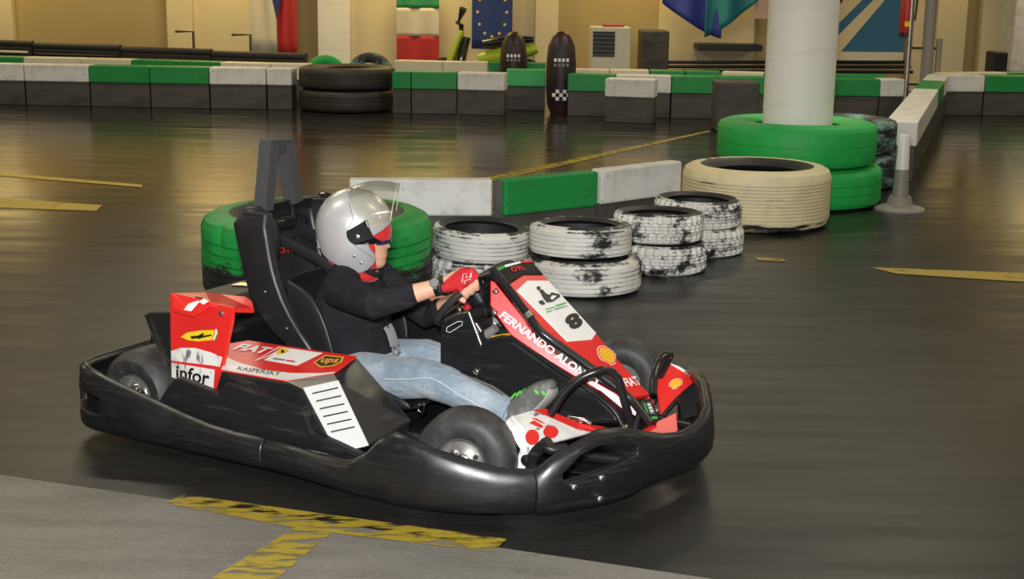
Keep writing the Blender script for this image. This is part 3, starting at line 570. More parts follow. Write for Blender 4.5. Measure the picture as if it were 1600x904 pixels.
lf = [(s[0], -s[1], *s[2:]) for s in rr][::-1]
rb = grid_shell('rear_bumper', lf + back + rr, m_scuff, kart, holes={len(lf) + 4 + 1, len(lf) + 4 + 2, len(lf) + 4 + 3})
sd = [(-.187, -.701, .04, .121), (-.08, -.704, .04, .119), (.02, -.716, .04, .116), (.1, -.728, .04, .118), (.15, -.734, .04, .126), (.2, -.736, .04, .155), (.25, -.737, .04, .205), (.3, -.737, .04, .238), (.36, -.735, .04, .226), (.42, -.722, .04, .205), (.475, -.703, .04, .19), (.53, -.678, .04, .175), (.58, -.65, .04, .16), (.64, -.612, .04, .155), (.70, -.555, .04, .155)]
sb = grid_shell('side_bumper', sd, m_scuff, kart); sbl = grid_shell('side_bumper', [(s[0], -s[1] * (.96 if s[0] < 0 else .96 - .1 * s[0]), s[2], min(s[3], .15)) for s in sd[:-5]], m_scuff, kart)
fd = [(.672, -.605, .040, .150), (.705, -.568, .040, .188), (.722, -.548, .040, .200, .125, .150), (.755, -.505, .041, .226, .132, .198), (.786, -.457, .042, .250, .142, .214), (.818, -.405, .044, .246, .155, .210), (.846, -.350, .052, .232, .172, .196), (.862, -.31, .066, .218), (.885, -.23, .066, .192), (.905, -.14, .064, .176), (.917, -.06, .062, .180), (.918, .0, .062, .19),
      (.908, .06, .062, .205), (.875, .13, .062, .222), (.830, .22, .06, .236), (.775, .31, .05, .236, .14, .19), (.72, .40, .045, .22, .13, .18), (.67, .48, .042, .20), (.64, .53, .04, .15)]
fb = grid_shell('front_bumper', fd, m_scuff, kart, holes={2, 3, 4, 5, 14, 15})
for p in [(-0.709, -0.705, 0.086), (-0.416, -0.705, 0.083), (-0.23, -0.705, 0.08), (-0.101, -0.705, 0.076), (0.084, -0.705, 0.062), (0.291, -0.705, 0.064)]: bolt('bolt', p, (0, -1, 0), .009, m_steel, rb if p[0] < -.19 else sb, .006)
for p in ((.745, -.525, .112), (.792, -.452, .125), (.79, -.455, .065)): bolt('bolt', (p[0] + .012, p[1] - .012, p[2]), (.8, -.6, 0), .010, m_steel, fb, .006)
# floor pan, chassis tubes, axle
mk('floor_pan', [(-.55, -.33, .05), (.1, -.36, .05), (.45, -.3, .05), (.78, -.24, .05), (.78, .24, .05), (.45, .3, .05), (.1, .36, .05), (-.55, .33, .05)], [list(range(8))], m_black, kart, solid=.006)
for s in (-1, 1):
    tube('chassis_tube', [(-.92, .30 * s, .09), (-.4, .33 * s, .085), (.1, .35 * s, .085), (.42, .27 * s, .085), (.80, .2 * s, .09)], .016, m_tube, kart, 10, smooth_n=5)
    tube('side_rail', [(-.45, .36 * s, .10), (-.42, .62 * s, .10), (.15, .64 * s, .10), (.22, .38 * s, .09)], .014, m_tube, kart, 10, smooth_n=5)
    tube('stub_axle', [(.42, .28 * s, .135), (.42, .56 * s, .14)], .014, m_steel, kart, 10)
tube('rear_axle', [(-.79, -.56, .14), (-.79, .56, .14)], .02, m_steel, kart, 12)
tube('front_bar', [(.80, -.24, .10), (.84, 0, .10), (.80, .24, .10)], .014, m_tube, kart, 10, smooth_n=4)
# wheels
def kwheel(x, y, R, w, s, steer=0.):
    prof = [(R * .5, -.44 * w), (R * .62, -.5 * w), (R * .82, -.5 * w), (R * .95, -.4 * w), (R, -.26 * w), (R * 1.006, 0), (R, .26 * w), (R * .95, .4 * w), (R * .82, .5 * w), (R * .62, .5 * w), (R * .5, .44 * w), (R * .52, .2 * w), (R * .52, -.2 * w)]
    t = lathe('wheel', prof, m_kartty, kart, 64, 'y', loc=(x, y, R)); t.rotation_euler = (0, 0, steer)
    f = .40 * w * s
    lathe('rim', [(R * .505, f), (R * .49, f * 1.12), (R * .45, f * 1.05), (R * .42, f * .55), (R * .18, f * .62), (R * .12, f * .75), (0, f * .75), (0, f * .4), (R * .5, f * .3)], m_rim, t, 40, 'y', closed=False)
    lathe('hub', [(R * .15, f * .6), (R * .15, f * .9), (R * .09, f * .98), (R * .09, f * 1.15), (0, f * 1.15)], m_chrome, t, 20, 'y', closed=False)
    for k in range(3):
        a = k * 2.1 + .4; bolt('wheel_nut', (R * .27 * math.cos(a), f * .62, R * .27 * math.sin(a)), (0, s, 0), .007, m_steel, t, .012)
    return t
kwheel(.425, -.555, .143, .125, -1, .22); kwheel(.45, .43, .138, .125, 1, .22)
kwheel(-.79, -.53, .143, .185, -1); kwheel(-.79, .53, .143, .185, 1)

# black side panel over the bumper
sp_ = [(-0.635, -0.668, 0.161), (-0.59, -0.668, 0.222), (-0.557, -0.668, 0.252), (-0.394, -0.668, 0.227), (-0.358, -0.668, 0.268), (-0.264, -0.668, 0.261), (-0.168, -0.668, 0.249), (-0.065, -0.668, 0.236), (-0.036, -0.668, 0.167), (-0.007, -0.668, 0.159), (0.098, -0.668, 0.135), (0.167, -0.668, 0.125), (0.129, -0.668, 0.062), (-0.222, -0.668, 0.069), (-0.447, -0.668, 0.065), (-0.614, -0.668, 0.119)]
panel('side_panel', sp_, m_black, kart, .035, .008, (0, -1, .3)); panel('side_panel', mirror(sp_), m_black, kart, .035, .008, (0, 1, .3))
# side pod: hull, red cover, louvre plate
top = [(-0.4126, -0.621, 0.2869), (-0.5569, -0.4168, 0.3064), (-0.5175, -0.3691, 0.3121), (-0.0907, -0.3643, 0.3194), (-0.0671, -0.5149, 0.3037), (-0.1623, -0.6204, 0.291)]
lv = [(-0.106, -0.6199, 0.278), (-0.0308, -0.545, 0.2948), (0.1103, -0.5903, 0.1302), (0.0758, -0.6249, 0.1223), (0.0034, -0.6472, 0.1587)]
fq = [(0.124, -0.385, 0.153), (0.102, -0.5, 0.071)]
def hull(name, pts, m, parent, bevel=.006):
    bm = bmesh.new()
    for p in pts: bm.verts.new(p)
    r = bmesh.ops.convex_hull(bm, input=bm.verts)
    bmesh.ops.delete(bm, geom=[v for v in bm.verts if not v.link_faces], context='VERTS')
    bmesh.ops.dissolve_limit(bm, angle_limit=.05, verts=bm.verts, edges=bm.edges)
    me = bpy.data.meshes.new(name); bm.to_mesh(me); bm.free(); me.materials.append(m); o = link(bpy.data.objects.new(name, me), parent)
    b = o.modifiers.new('bevel', 'BEVEL'); b.width = bevel; b.segments = 2; b.limit_method = 'ANGLE'; b.angle_limit = math.radians(25); return o
def down(pts, d): return [(p[0], p[1], p[2] - d) for p in pts]
for s in (1, -1):
    f = (lambda q: q) if s == 1 else mirror
    hb = hull('side_pod', f(down(top, .006) + [(p[0] - .004, p[1], p[2] - .004) for p in lv] + [fq[0], (fq[0][0] - .02, fq[0][1], .08), (-.5, -.60, .10), (-.52, -.34, .10), (.02, -.34, .09), (.03, -.6, .09)]), m_black, kart)
    o3 = (.1, -.4 * s, 1)
    panel('red_cover', f(top), m_red, hb, .005, .002, o3)
    panel('louvre_plate', f([(p[0] + .002, p[1], p[2] + .002) for p in lv]), m_silverp, hb, .004, .003, (.8, -.4 * s, .4))
    panel('aluminium_edge', f([top[5], lv[0], lv[1], top[4]]), m_edge, hb, .004, .002, (.5, -.4 * s, .7))
for q in [[(-0.0758, -0.6107, 0.2628), (-0.0224, -0.5568, 0.2754)], [(-0.0584, -0.6155, 0.2434), (-0.0063, -0.5634, 0.2551)], [(-0.0419, -0.6209, 0.224), (0.0099, -0.57, 0.2348)], [(-0.0254, -0.6262, 0.2047), (0.0263, -0.5755, 0.2154)], [(-0.0083, -0.631, 0.1854), (0.0427, -0.5809, 0.1961)], [(0.0088, -0.6358, 0.1663), (0.0582, -0.5869, 0.1769)]]:
    a, b = [Vector(p) for p in q]; n = onorm(lv, (.8, -.4, .4)); tube('louvre_slot', [a + n * .003, b + n * .003], [(.0022, .0022)] * 2, m_tk, hb if False else [o for o in bpy.data.objects if o.name == 'louvre_plate'][0], 6)
pod = [o for o in bpy.data.objects if o.name == 'red_cover'][0]
OT = (.1, -.4, 1)
decal('white_band', [(-0.4126, -0.621, 0.2869), (-0.4828, -0.5217, 0.2964), (-0.4089, -0.5481, 0.2947), (-0.2957, -0.5695, 0.2943), (-0.1905, -0.5632, 0.2966), (-0.1075, -0.5307, 0.3014), (-0.07, -0.5046, 0.3048), (-0.0671, -0.5149, 0.3037), (-0.1623, -0.6204, 0.291)], m_white, pod, .0012, OT)
text('lettering', 'FIAT', [(-0.5056, -0.4615, 0.3024), (-0.3818, -0.4579, 0.3048), (-0.3855, -0.4028, 0.3106), (-0.5107, -0.4057, 0.3083)], m_tw, pod, .002, OT, bold=.045)
text('lettering', 'KASPERSKY', [(-0.3673, -0.6033, 0.2895), (-0.2083, -0.5989, 0.2925), (-0.2253, -0.5653, 0.2958), (-0.3785, -0.5782, 0.292)], m_tk, pod, .0026, OT)
decal('sponsor_triangle', [(-0.3668, -0.5257, 0.2978), (-0.3795, -0.3878, 0.3123), (-0.2059, -0.384, 0.3155), (-0.2122, -0.5075, 0.3022), (-0.3437, -0.5046, 0.3004), (-0.3451, -0.4624, 0.3049)], m_tw, pod, .0018, OT)
decal('sponsor_triangle_red', [(-0.3647, -0.5036, 0.3002), (-0.3698, -0.3968, 0.3115), (-0.36, -0.3962, 0.3117), (-0.3548, -0.4661, 0.3043)], m_tr, pod, .0024, OT)
decal('small_print', [(-0.3225, -0.4904, 0.3023), (-0.277, -0.4879, 0.3033), (-0.2786, -0.4764, 0.3045), (-0.3223, -0.4781, 0.3036)], m_tgrey, pod, .003, OT); decal('small_print', [(-0.2714, -0.4887, 0.3033), (-0.2376, -0.4876, 0.3039), (-0.241, -0.4769, 0.305), (-0.273, -0.4773, 0.3045)], m_tr, pod, .003, OT)
decal('yellow_shield', [(-0.3621, -0.4128, 0.3099), (-0.3561, -0.3979, 0.3116), (-0.327, -0.3993, 0.3119), (-0.3175, -0.4145, 0.3104), (-0.3199, -0.4403, 0.3077), (-0.3277, -0.4495, 0.3065), (-0.343, -0.443, 0.307)], m_ty, pod, .003, OT)
decal('horse_mark', [(-0.3465, -0.4131, 0.3101), (-0.3426, -0.4053, 0.311), (-0.3331, -0.4205, 0.3096), (-0.3234, -0.423, 0.3094), (-0.3256, -0.4363, 0.308), (-0.337, -0.4282, 0.3087)], m_tk, pod, .0036, OT)
decal('gold_shield', [(-0.181, -0.4656, 0.3072), (-0.1894, -0.3962, 0.3144), (-0.1217, -0.3884, 0.3163), (-0.0984, -0.4336, 0.3119), (-0.1042, -0.4713, 0.3078), (-0.1345, -0.4949, 0.3048)], m_tgold, pod, .0022, OT)
decal('brown_shield', [(-0.1753, -0.4635, 0.3075), (-0.1803, -0.405, 0.3136), (-0.1224, -0.4008, 0.315), (-0.1059, -0.4365, 0.3115), (-0.113, -0.4659, 0.3082), (-0.1377, -0.4844, 0.3059)], m_tbrown, pod, .0028, OT)
text('lettering', 'ups', [(-0.1574, -0.4743, 0.3066), (-0.1035, -0.4593, 0.3091), (-0.1211, -0.4124, 0.3138), (-0.1738, -0.4268, 0.3114)], m_tgold, pod, .0036, OT, bold=.03)
br = [o for o in bpy.data.objects if o.name == 'side_pod'][0]
panel('bent_bracket', [(0.051, -0.46, 0.163), (0.084, -0.46, 0.174), (0.098, -0.44, 0.137), (0.088, -0.46, 0.121), (0.081, -0.48, 0.133)], m_chrome, br, .006, .002, (.7, -.6, .3))

# rear red body panel
rp = [(-0.6696, -0.5593, 0.4838), (-0.3953, -0.58, 0.4773), (-0.3963, -0.5834, 0.4379), (-0.4492, -0.6002, 0.2089), (-0.6517, -0.5844, 0.2192), (-0.6616, -0.5729, 0.3385)]
rpn = panel('rear_panel', rp, m_red, kart, .012, .003, (0, -1, .2))
ON = (0, -1, .2)
decal('white_band', [(-0.6561, -0.5766, 0.3026), (-0.6124, -0.5782, 0.3196), (-0.5507, -0.5819, 0.3291), (-0.4813, -0.5873, 0.3259), (-0.4318, -0.5916, 0.3178), (-0.4414, -0.5938, 0.2863), (-0.466, -0.592, 0.2863), (-0.6536, -0.5795, 0.2723)], m_dirtyw, rpn, .0012, ON)
decal('white_label', [(-0.6534, -0.58, 0.2661), (-0.4628, -0.5932, 0.2748), (-0.4658, -0.5987, 0.2121), (-0.6488, -0.5846, 0.2197)], m_dirtyw, rpn, .0014, ON)
text('lettering', 'infor', [(-0.6289, -0.5857, 0.223), (-0.4881, -0.5965, 0.2184), (-0.479, -0.5927, 0.2682), (-0.6303, -0.5821, 0.2617)], m_tk, rpn, .0024, ON, bold=.02)
decal('yellow_badge', [(-0.6136, -0.5751, 0.3539), (-0.586, -0.5754, 0.3722), (-0.5334, -0.578, 0.3861), (-0.4759, -0.5813, 0.3966), (-0.4675, -0.5824, 0.3918), (-0.4801, -0.5839, 0.3641), (-0.5376, -0.5809, 0.3513), (-0.5823, -0.5778, 0.3485)], m_ty, rpn, .0012, ON)
decal('horse_mark', [(-0.5716, -0.5774, 0.3623), (-0.5383, -0.5792, 0.3693), (-0.5193, -0.5796, 0.3801), (-0.511, -0.5803, 0.3794), (-0.519, -0.5804, 0.3722), (-0.4808, -0.5823, 0.3819), (-0.4779, -0.5828, 0.3783), (-0.516, -0.5811, 0.3666), (-0.5324, -0.5805, 0.3601), (-0.5436, -0.5796, 0.3604), (-0.5657, -0.5785, 0.3551)], m_tk, rpn, .0018, ON)
decal('badge_stripe', [(-0.4678, -0.5816, 0.3998), (-0.4597, -0.5821, 0.401), (-0.4565, -0.5834, 0.3895), (-0.4692, -0.5846, 0.3657), (-0.4773, -0.5841, 0.3645), (-0.4646, -0.5829, 0.3883)], m_tw, rpn, .0014, ON)
decal('badge_stripe_green', [(-0.4597, -0.5821, 0.401), (-0.4556, -0.5824, 0.4016), (-0.4524, -0.5836, 0.3901), (-0.465, -0.585, 0.3644), (-0.4692, -0.5846, 0.3657), (-0.4565, -0.5834, 0.3895)], m_tg, rpn, .0014, ON)
bolt('bolt', (-0.4427, -0.5787, 0.4529), (0, -1, 0), .009, m_steel, rpn)
lipv = [(-0.644, -0.575, 0.492), (-0.62, -0.6, 0.453), (-0.537, -0.6, 0.445), (-0.477, -0.585, 0.484), (-0.421, -0.55, 0.466), (-0.414, -0.46, 0.447), (-0.454, -0.42, 0.459), (-0.497, -0.4, 0.465), (-0.582, -0.42, 0.466), (-0.604, -0.47, 0.479)]
def lip(pts, name):
    k = len(pts); vs = [Vector(p) for p in pts] + [Vector(p) - Vector((0, 0, .014)) for p in pts]
    fs = [(0, 1, 2), (0, 2, 3, 9), (3, 4, 8, 9), (4, 5, 6, 7, 8)]; fs += [tuple(k + i for i in reversed(q)) for q in fs] + [(i, (i + 1) % k, k + (i + 1) % k, k + i) for i in range(k)]
    return mk(name, vs, fs, m_red, kart, bevel=.002)
lp = lip(lipv, 'rear_lip')
decal('white_check', [(-0.572, -0.601, 0.449), (-0.561, -0.565, 0.486), (-0.521, -0.585, 0.477), (-0.54, -0.602, 0.449)], m_tw, lp, .004, (0, -1, .4)); decal('white_check', [(-0.524, -0.587, 0.479), (-0.511, -0.575, 0.488), (-0.482, -0.585, 0.485), (-0.498, -0.593, 0.473)], m_tw, lp, .004, (0, -1, .4))
decal('white_check', [(-0.585, -0.55, 0.484), (-0.553, -0.54, 0.482), (-0.51, -0.57, 0.487), (-0.561, -0.565, 0.486)], m_dirtyw, lp, .004, (0, -.3, 1))
# dark rear wheel fin
fin = [(-0.873, -0.47, 0.369), (-0.844, -0.47, 0.386), (-0.726, -0.5, 0.407), (-0.673, -0.56, 0.246), (-0.689, -0.56, 0.244), (-0.752, -0.54, 0.281)]
panel('wheel_fin', fin, m_black, kart, .02, .006, (-.3, -1, .2))
# engine cover behind the seat
ec = [(-0.824, -0.22, 0.408), (-0.951, -0.0, 0.38), (-0.803, 0.0, 0.402), (-0.614, -0.22, 0.412)]
zt_ = .385
mk('engine_cover', [(-.93, -.24, .14), (-.70, -.24, .14), (-.70, .3, .14), (-.93, .3, .14), (-.92, -.20, zt_), (-.72, -.20, zt_ + .015), (-.72, .28, zt_ + .015), (-.92, .28, zt_)], [(0, 3, 2, 1), (4, 5, 6, 7), (0, 1, 5, 4), (1, 2, 6, 5), (2, 3, 7, 6), (3, 0, 4, 7)], m_cover, kart, bevel=.015)
ecv = [o for o in bpy.data.objects if o.name == 'engine_cover'][0]
panel('latch', [(-.86, -.05, zt_ + .012), (-.76, -.05, zt_ + .02), (-.76, .0, zt_ + .02), (-.86, .0, zt_ + .012)], m_chrome, ecv, .008, .003, (0, 0, 1))
mk('engine', [(-.95, -.40, .1), (-.58, -.40, .1), (-.58, .36, .1), (-.95, .36, .1), (-.92, -.40, .30), (-.60, -.38, .34), (-.60, .34, .34), (-.92, .34, .30)], [(0, 3, 2, 1), (4, 5, 6, 7), (0, 1, 5, 4), (1, 2, 6, 5), (2, 3, 7, 6), (3, 0, 4, 7)], m_blackg, kart, bevel=.02)

# tall seat back
LFT = [(0.257, -0.446), (0.291, -0.512), (0.348, -0.578), (0.421, -0.622), (0.531, -0.653), (0.636, -0.68), (0.668, -0.684), (0.705, -0.655)]
RGT = [(0.265, -0.356), (0.339, -0.42), (0.402, -0.466), (0.48, -0.502), (0.542, -0.521), (0.626, -0.535), (0.678, -0.544), (0.709, -0.554)]
def ip(tab, z):
    tab = sorted(tab)
    if z <= tab[0][0]: return tab[0][1]
    for (a, b), (c, d) in zip(tab, tab[1:]):
        if z <= c: return b + (d - b) * (z - a) / (c - a)
    return tab[-1][1]
vs = []; fs = []; zs = [.22, .27, .32, .37, .42, .47, .52, .57, .62, .66, .69, .702]
for z in zs:
    xb, xf = ip(LFT, z), ip(RGT, z); k = 1 if z < .68 else .93; c = xb - .02
    sec = [(xf, -.205), (xf - .03, -.185), (c + .035, -.16), (c + .015, -.11), (c + .01, 0), (c + .015, .11), (c + .035, .16), (xf - .03, .185), (xf, .205), (xf - .012, .235), (xb + .02, .245), (xb, .235), (xb - .03, .14), (xb - .035, 0), (xb - .03, -.14), (xb, -.235), (xb + .02, -.245), (xf - .012, -.235)]
    vs += [(a, b * k, z) for a, b in sec]
n = 18
for i in range(len(zs) - 1):
    for j in range(n): fs.append((i * n + j, i * n + (j + 1) % n, (i + 1) * n + (j + 1) % n, (i + 1) * n + j))
fs += [tuple(range(n)), tuple((len(zs) - 1) * n + j for j in range(n))]
sbk = mk('seat_back', vs, fs, m_seat, kart, smooth=True, angle=50, bevel=.006)
zc = .54; xc = ip(LFT, zc) - .008
text('lettering', 'OTL', [(-0.628, -0.074, 0.537), (-0.628, 0.013, 0.53), (-0.628, 0.007, 0.551), (-0.628, -0.077, 0.559)], m_tr, sbk, .006, (1, 0, 0), bold=.02)
for s in (-1, 1):
    tube('headrest_pad', [(-.64, .20 * s, .69), (-.60, .19 * s, .675), (-.575, .18 * s, .62), (-.57, .18 * s, .56)], [.026, .034, .036, .028], m_blackg if s > 0 else m_seat, sbk, 14, caps='round', smooth_n=4)
for p in [(-0.542, -0.25, 0.446), (-0.455, -0.25, 0.334)]: bolt('rivet', p, (0, -1, 0), .005, m_steel, sbk, .004)
# bucket seat
vs = []; fs = []
prof = [(-.50, .50, .20, .03), (-.515, .47, .215, .10), (-.50, .40, .22, .15), (-.47, .30, .22, .17), (-.44, .20, .22, .17), (-.40, .12, .215, .17), (-.32, .085, .21, .15), (-.20, .075, .205, .12), (-.08, .085, .20, .08), (0, .105, .19, .03)]
PP, FF = frames([(a, 0, b) for a, b, _, _ in prof], up=(1, 0, .3))
for (x, z, hw, wing), p, (t, u, w_) in zip(prof, PP, FF):
    for j in range(13):
        a = (j - 6) / 6; yy = hw * (a / .66 if abs(a) < .66 else math.copysign(1, a)); yy = max(-hw, min(hw, yy)) * (1 + .02 * abs(a))
        e = max(0, (abs(a) - .4) / .6) ** 2
        q = p + u * (wing * e); vs.append((q.x, yy, q.z))
for i in range(len(prof) - 1):
    for j in range(12): k = i * 13 + j; fs.append((k, k + 1, k + 14, k + 13))
seat = mk('seat', vs, fs, m_seat, kart, smooth=True, angle=180, solid=.016, sub=1)
# roll mast with foam sleeves
lm = [(-0.66, -0.065, 0.901), (-0.669, -0.075, 0.789), (-0.675, -0.09, 0.67), (-0.677, -0.1, 0.605)]; rm = [(-0.684, 0.05, 0.889), (-0.674, 0.062, 0.773), (-0.674, 0.08, 0.676), (-0.678, 0.09, 0.583)]
mast = tube('roll_mast', [lm[3], lm[0], rm[0], rm[3]], .013, m_tube, kart, 10)
def foam(pts): return tube('foam_sleeve', pts, [(.034, .034)] * len(pts), m_foam, mast, 4, up=(.75, -.66, 0))
a, b, c, d = Vector(lm[0]), Vector(lm[2]), Vector(rm[0]), Vector(rm[2])
foam([a + V(0, 0, .01), a.lerp(b, .5), a.lerp(b, .93)]); foam([c + V(0, 0, .01), c.lerp(d, .5), c.lerp(d, .93)])
tube('foam_top', [a + V(-.005, -.018, .0), c + V(-.005, .018, .0)], [(.034, .030)] * 2, m_foam, mast, 4, up=(.75, 0, .66))
tube('cross_bar', [Vector(lm[3]) + V(-.02, -.05, .03), Vector(rm[3]) + V(-.02, .05, .03)], [.03, .034], m_tube, mast, 16, caps='round')
tube('belt_guide', [Vector(lm[3]) + V(.02, -.01, .02), Vector(lm[3]) + V(.03, .03, .015)], [.032, .03], m_blackg, mast, 16)
tube('knob', [(-0.705, 0.14, 0.647), (-0.692, 0.16, 0.648)], [.03, .024], m_blackg, mast, 16, caps='round')
# seat belts
def belt(name, pts, m, w=.022): return tube(name, pts, [(w, .003)] * len(pts), m, kart, 8, up=(-.3, .1, 1), smooth_n=5)
belt('seat_belt', [(-0.674, -0.09, 0.614), (-0.589, -0.1, 0.591), (-0.527, -0.1, 0.572), (-0.447, -0.1, 0.547), (-0.372, -0.1, 0.508), (-0.301, -0.115, 0.51)], m_web, .018)
belt('seat_belt', [(-0.678, 0.09, 0.606), (-0.606, 0.08, 0.583), (-0.53, 0.07, 0.565)], m_web, .024)
belt('chest_belt', [(-0.182, -0.1, 0.47), (-0.193, -0.085, 0.406), (-0.185, -0.075, 0.362), (-0.178, -0.07, 0.336)], m_web, .012)
belt('chest_belt', [(-0.177, -0.075, 0.345), (-0.165, -0.07, 0.32), (-0.154, -0.065, 0.277)], m_webgrey, .016)
tube('belt_buckle', [(-0.15, -0.07, 0.283), (-0.161, -0.07, 0.264), (-0.146, -0.07, 0.244), (-0.133, -0.07, 0.264), (-0.148, -0.07, 0.283)], .004, m_webgrey, kart, 8)
tube('belt_ring', [(0.096, -0.3, 0.177), (0.091, -0.3, 0.159), (0.103, -0.3, 0.151), (0.114, -0.3, 0.161), (0.114, -0.3, 0.18)], .004, m_chrome, kart, 8)

# ------------------------------------------------------------------ steering fairing
OF = (.6, -.2, .7)
face = [(0.2969, -0.1085, 0.5454), (0.2851, 0.0054, 0.5542), (0.3058, 0.1078, 0.5387), (0.3843, 0.0929, 0.4797), (0.512, 0.0737, 0.3837), (0.6265, 0.0431, 0.2977), (0.7229, 0.0317, 0.2253), (0.7096, -0.0479, 0.2353), (0.6111, -0.0926, 0.3093), (0.5476, -0.1147, 0.357), (0.4459, -0.1649, 0.4334), (0.4011, -0.1645, 0.4671)]
fr = panel('fairing', face, m_red, kart, .02, .004, OF)
cap = [(0.2969, -0.1086, 0.5454), (0.2877, 0.0007, 0.5554), (0.3058, 0.1077, 0.5387), (0.2648, 0.1044, 0.5786), (0.2527, 0.0416, 0.5898), (0.2467, -0.0421, 0.5949), (0.2577, -0.1438, 0.5832)]
cp = panel('fairing_cap', cap, m_black, kart, .02, .004, OF)
tl = [Vector(cap[i]) for i in (3, 4, 5, 6)]
mk('fairing_back', tl + [p + V(-.05, 0, -.02) for p in tl] + [p + V(-.02, 0, -.14) for p in tl], [(0, 1, 5, 4), (1, 2, 6, 5), (2, 3, 7, 6), (4, 5, 9, 8), (5, 6, 10, 9), (6, 7, 11, 10)], m_black, kart, solid=.006)
for nm, m, q in (('green_stripe', m_tg, [(0.2603, -0.1286, 0.5809), (0.2569, -0.0597, 0.5848), (0.2506, -0.0528, 0.591), (0.254, -0.1219, 0.587)]), ('white_stripe', m_tw, [(0.2569, -0.0597, 0.5848), (0.2597, 0.0376, 0.583), (0.2542, 0.039, 0.5884), (0.2506, -0.0528, 0.591)]), ('red_stripe', m_tr, [(0.2597, 0.0376, 0.583), (0.2683, 0.1024, 0.5752), (0.2627, 0.1038, 0.5806), (0.2542, 0.039, 0.5884)])):
    decal(nm, q, m, cp, .0015, OF)
text('lettering', 'OTL', [(0.2728, -0.0429, 0.5694), (0.2787, 0.0374, 0.5645), (0.2672, 0.0369, 0.5757), (0.2605, -0.0378, 0.5814)], m_tr, cp, .002, OF, bold=.03)
plate = [(0.3062, -0.0072, 0.5384), (0.3272, 0.0945, 0.5226), (0.5152, 0.0675, 0.3814), (0.5256, 0.0153, 0.3735), (0.5029, -0.1055, 0.3906), (0.3218, -0.1001, 0.5266)]
pt = panel('number_plate', [Vector(p) + onorm(plate, OF) * .003 for p in plate], m_plate, fr, .003, .001, OF)
text('lettering', '8', [(0.4423, -0.0251, 0.4361), (0.4367, 0.0727, 0.4403), (0.4798, 0.0561, 0.4079), (0.4846, -0.0408, 0.4043)], m_tk, pt, .005, OF, bold=.06)
# kart emblem and small print on the plate
for q in [[(0.3339, 0.0013, 0.5175), (0.3324, 0.0166, 0.5187), (0.3401, 0.0195, 0.5129), (0.3456, 0.0011, 0.5087), (0.3414, -0.008, 0.5119)], [(0.345, -0.002, 0.5092), (0.3448, 0.0194, 0.5093), (0.3606, 0.016, 0.4975), (0.3679, 0.0281, 0.492), (0.3625, 0.0467, 0.4961), (0.3762, 0.0774, 0.4858), (0.3836, 0.0679, 0.4802), (0.389, 0.0062, 0.4762), (0.3847, -0.0239, 0.4794), (0.3714, -0.0207, 0.4894)], [(0.3728, -0.0566, 0.4883), (0.3734, -0.0327, 0.4878), (0.3866, -0.036, 0.4779), (0.3873, -0.0539, 0.4774), (0.3807, -0.0627, 0.4824)]]: decal('kart_emblem', q, m_tk, pt, .005, OF)
decal('kart_emblem_white', [(0.3716, 0.0341, 0.4892), (0.3777, 0.0572, 0.4846), (0.384, 0.0154, 0.4799), (0.378, 0.0095, 0.4844)], m_tw, pt, .0056, OF)
for k, q in enumerate([[(0.403, -0.066, 0.4656), (0.4059, -0.0123, 0.4635), (0.4029, -0.0047, 0.4657), (0.3998, -0.06, 0.468)], [(0.4056, -0.0033, 0.4637), (0.4082, 0.061, 0.4617), (0.4035, 0.072, 0.4652), (0.4006, 0.0059, 0.4674)], [(0.4109, -0.072, 0.4597), (0.412, -0.0365, 0.4588), (0.4096, -0.0319, 0.4607), (0.4076, -0.0661, 0.4622)], [(0.4124, -0.0245, 0.4586), (0.4162, 0.0546, 0.4557), (0.4137, 0.0593, 0.4576), (0.4091, -0.0184, 0.461)]]): decal('small_print', q, m_tg if k < 2 else m_tgrey, pt, .005, OF)
# scallop shell emblem
def shell(quad, parent, out, off):
    def pts(s, dy=0):
        o = [(.5 + .16 * s, .5 - .42 * s), (.5 - .16 * s, .5 - .42 * s), (.5 - .2 * s, .5 - .3 * s)]
        for k in range(11):
            a = math.pi * (1.06 - k * 1.12 / 10); o.append((.5 + .5 * s * math.cos(a), .5 + (-.02 + .46 * math.sin(a)) * s))
        return o + [(.5 + .2 * s, .5 - .3 * s)]
    qpoly('emblem_outline', quad, pts(1.0), m_tw, parent, off, out); qpoly('emblem_red', quad, pts(.92), m_tr, parent, off + .0005, out); qpoly('emblem_shell', quad, pts(.8), m_ty, parent, off + .001, out)
    for k in range(7):
        a = math.pi * (.95 - k * .9 / 6); c, s = math.cos(a), math.sin(a); x1, y1 = .5 + .36 * c, .49 + .33 * s
        qpoly('emblem_ray', quad, [(.5, .2), (x1 - .03 * s, y1 + .03 * c), (x1 + .03 * s, y1 - .03 * c)], m_tor, parent, off + .0015, out)
shell([(0.6122, -0.0549, 0.3085), (0.6183, 0.0464, 0.3039), (0.5513, 0.0727, 0.3542), (0.541, -0.0151, 0.3619)], fr, OF, .002)
text('lettering', 'FIAT', [(0.6774, -0.0443, 0.2595), (0.6902, 0.0355, 0.2498), (0.6635, 0.0452, 0.27), (0.6525, -0.0292, 0.2782)], m_tw, fr, .0025, OF, bold=.03)
sid = [(0.2442, -0.1278, 0.5567), (0.2578, -0.1238, 0.5516), (0.3565, -0.1196, 0.4522), (0.4028, -0.1207, 0.3981), (0.4919, -0.1068, 0.3331), (0.5796, -0.0881, 0.2813), (0.6515, -0.07, 0.2458), (0.7291, -0.0551, 0.1961), (0.7255, -0.0642, 0.1778), (0.6756, -0.0773, 0.2012), (0.5914, -0.0931, 0.2562), (0.4499, -0.1273, 0.3296), (0.3329, -0.152, 0.3993), (0.2849, -0.1525, 0.4515), (0.2586, -0.151, 0.4842)]
OS = (.2, -1, .4)
sp = panel('fairing_side', sid, m_red, kart, .01, .003, OS)
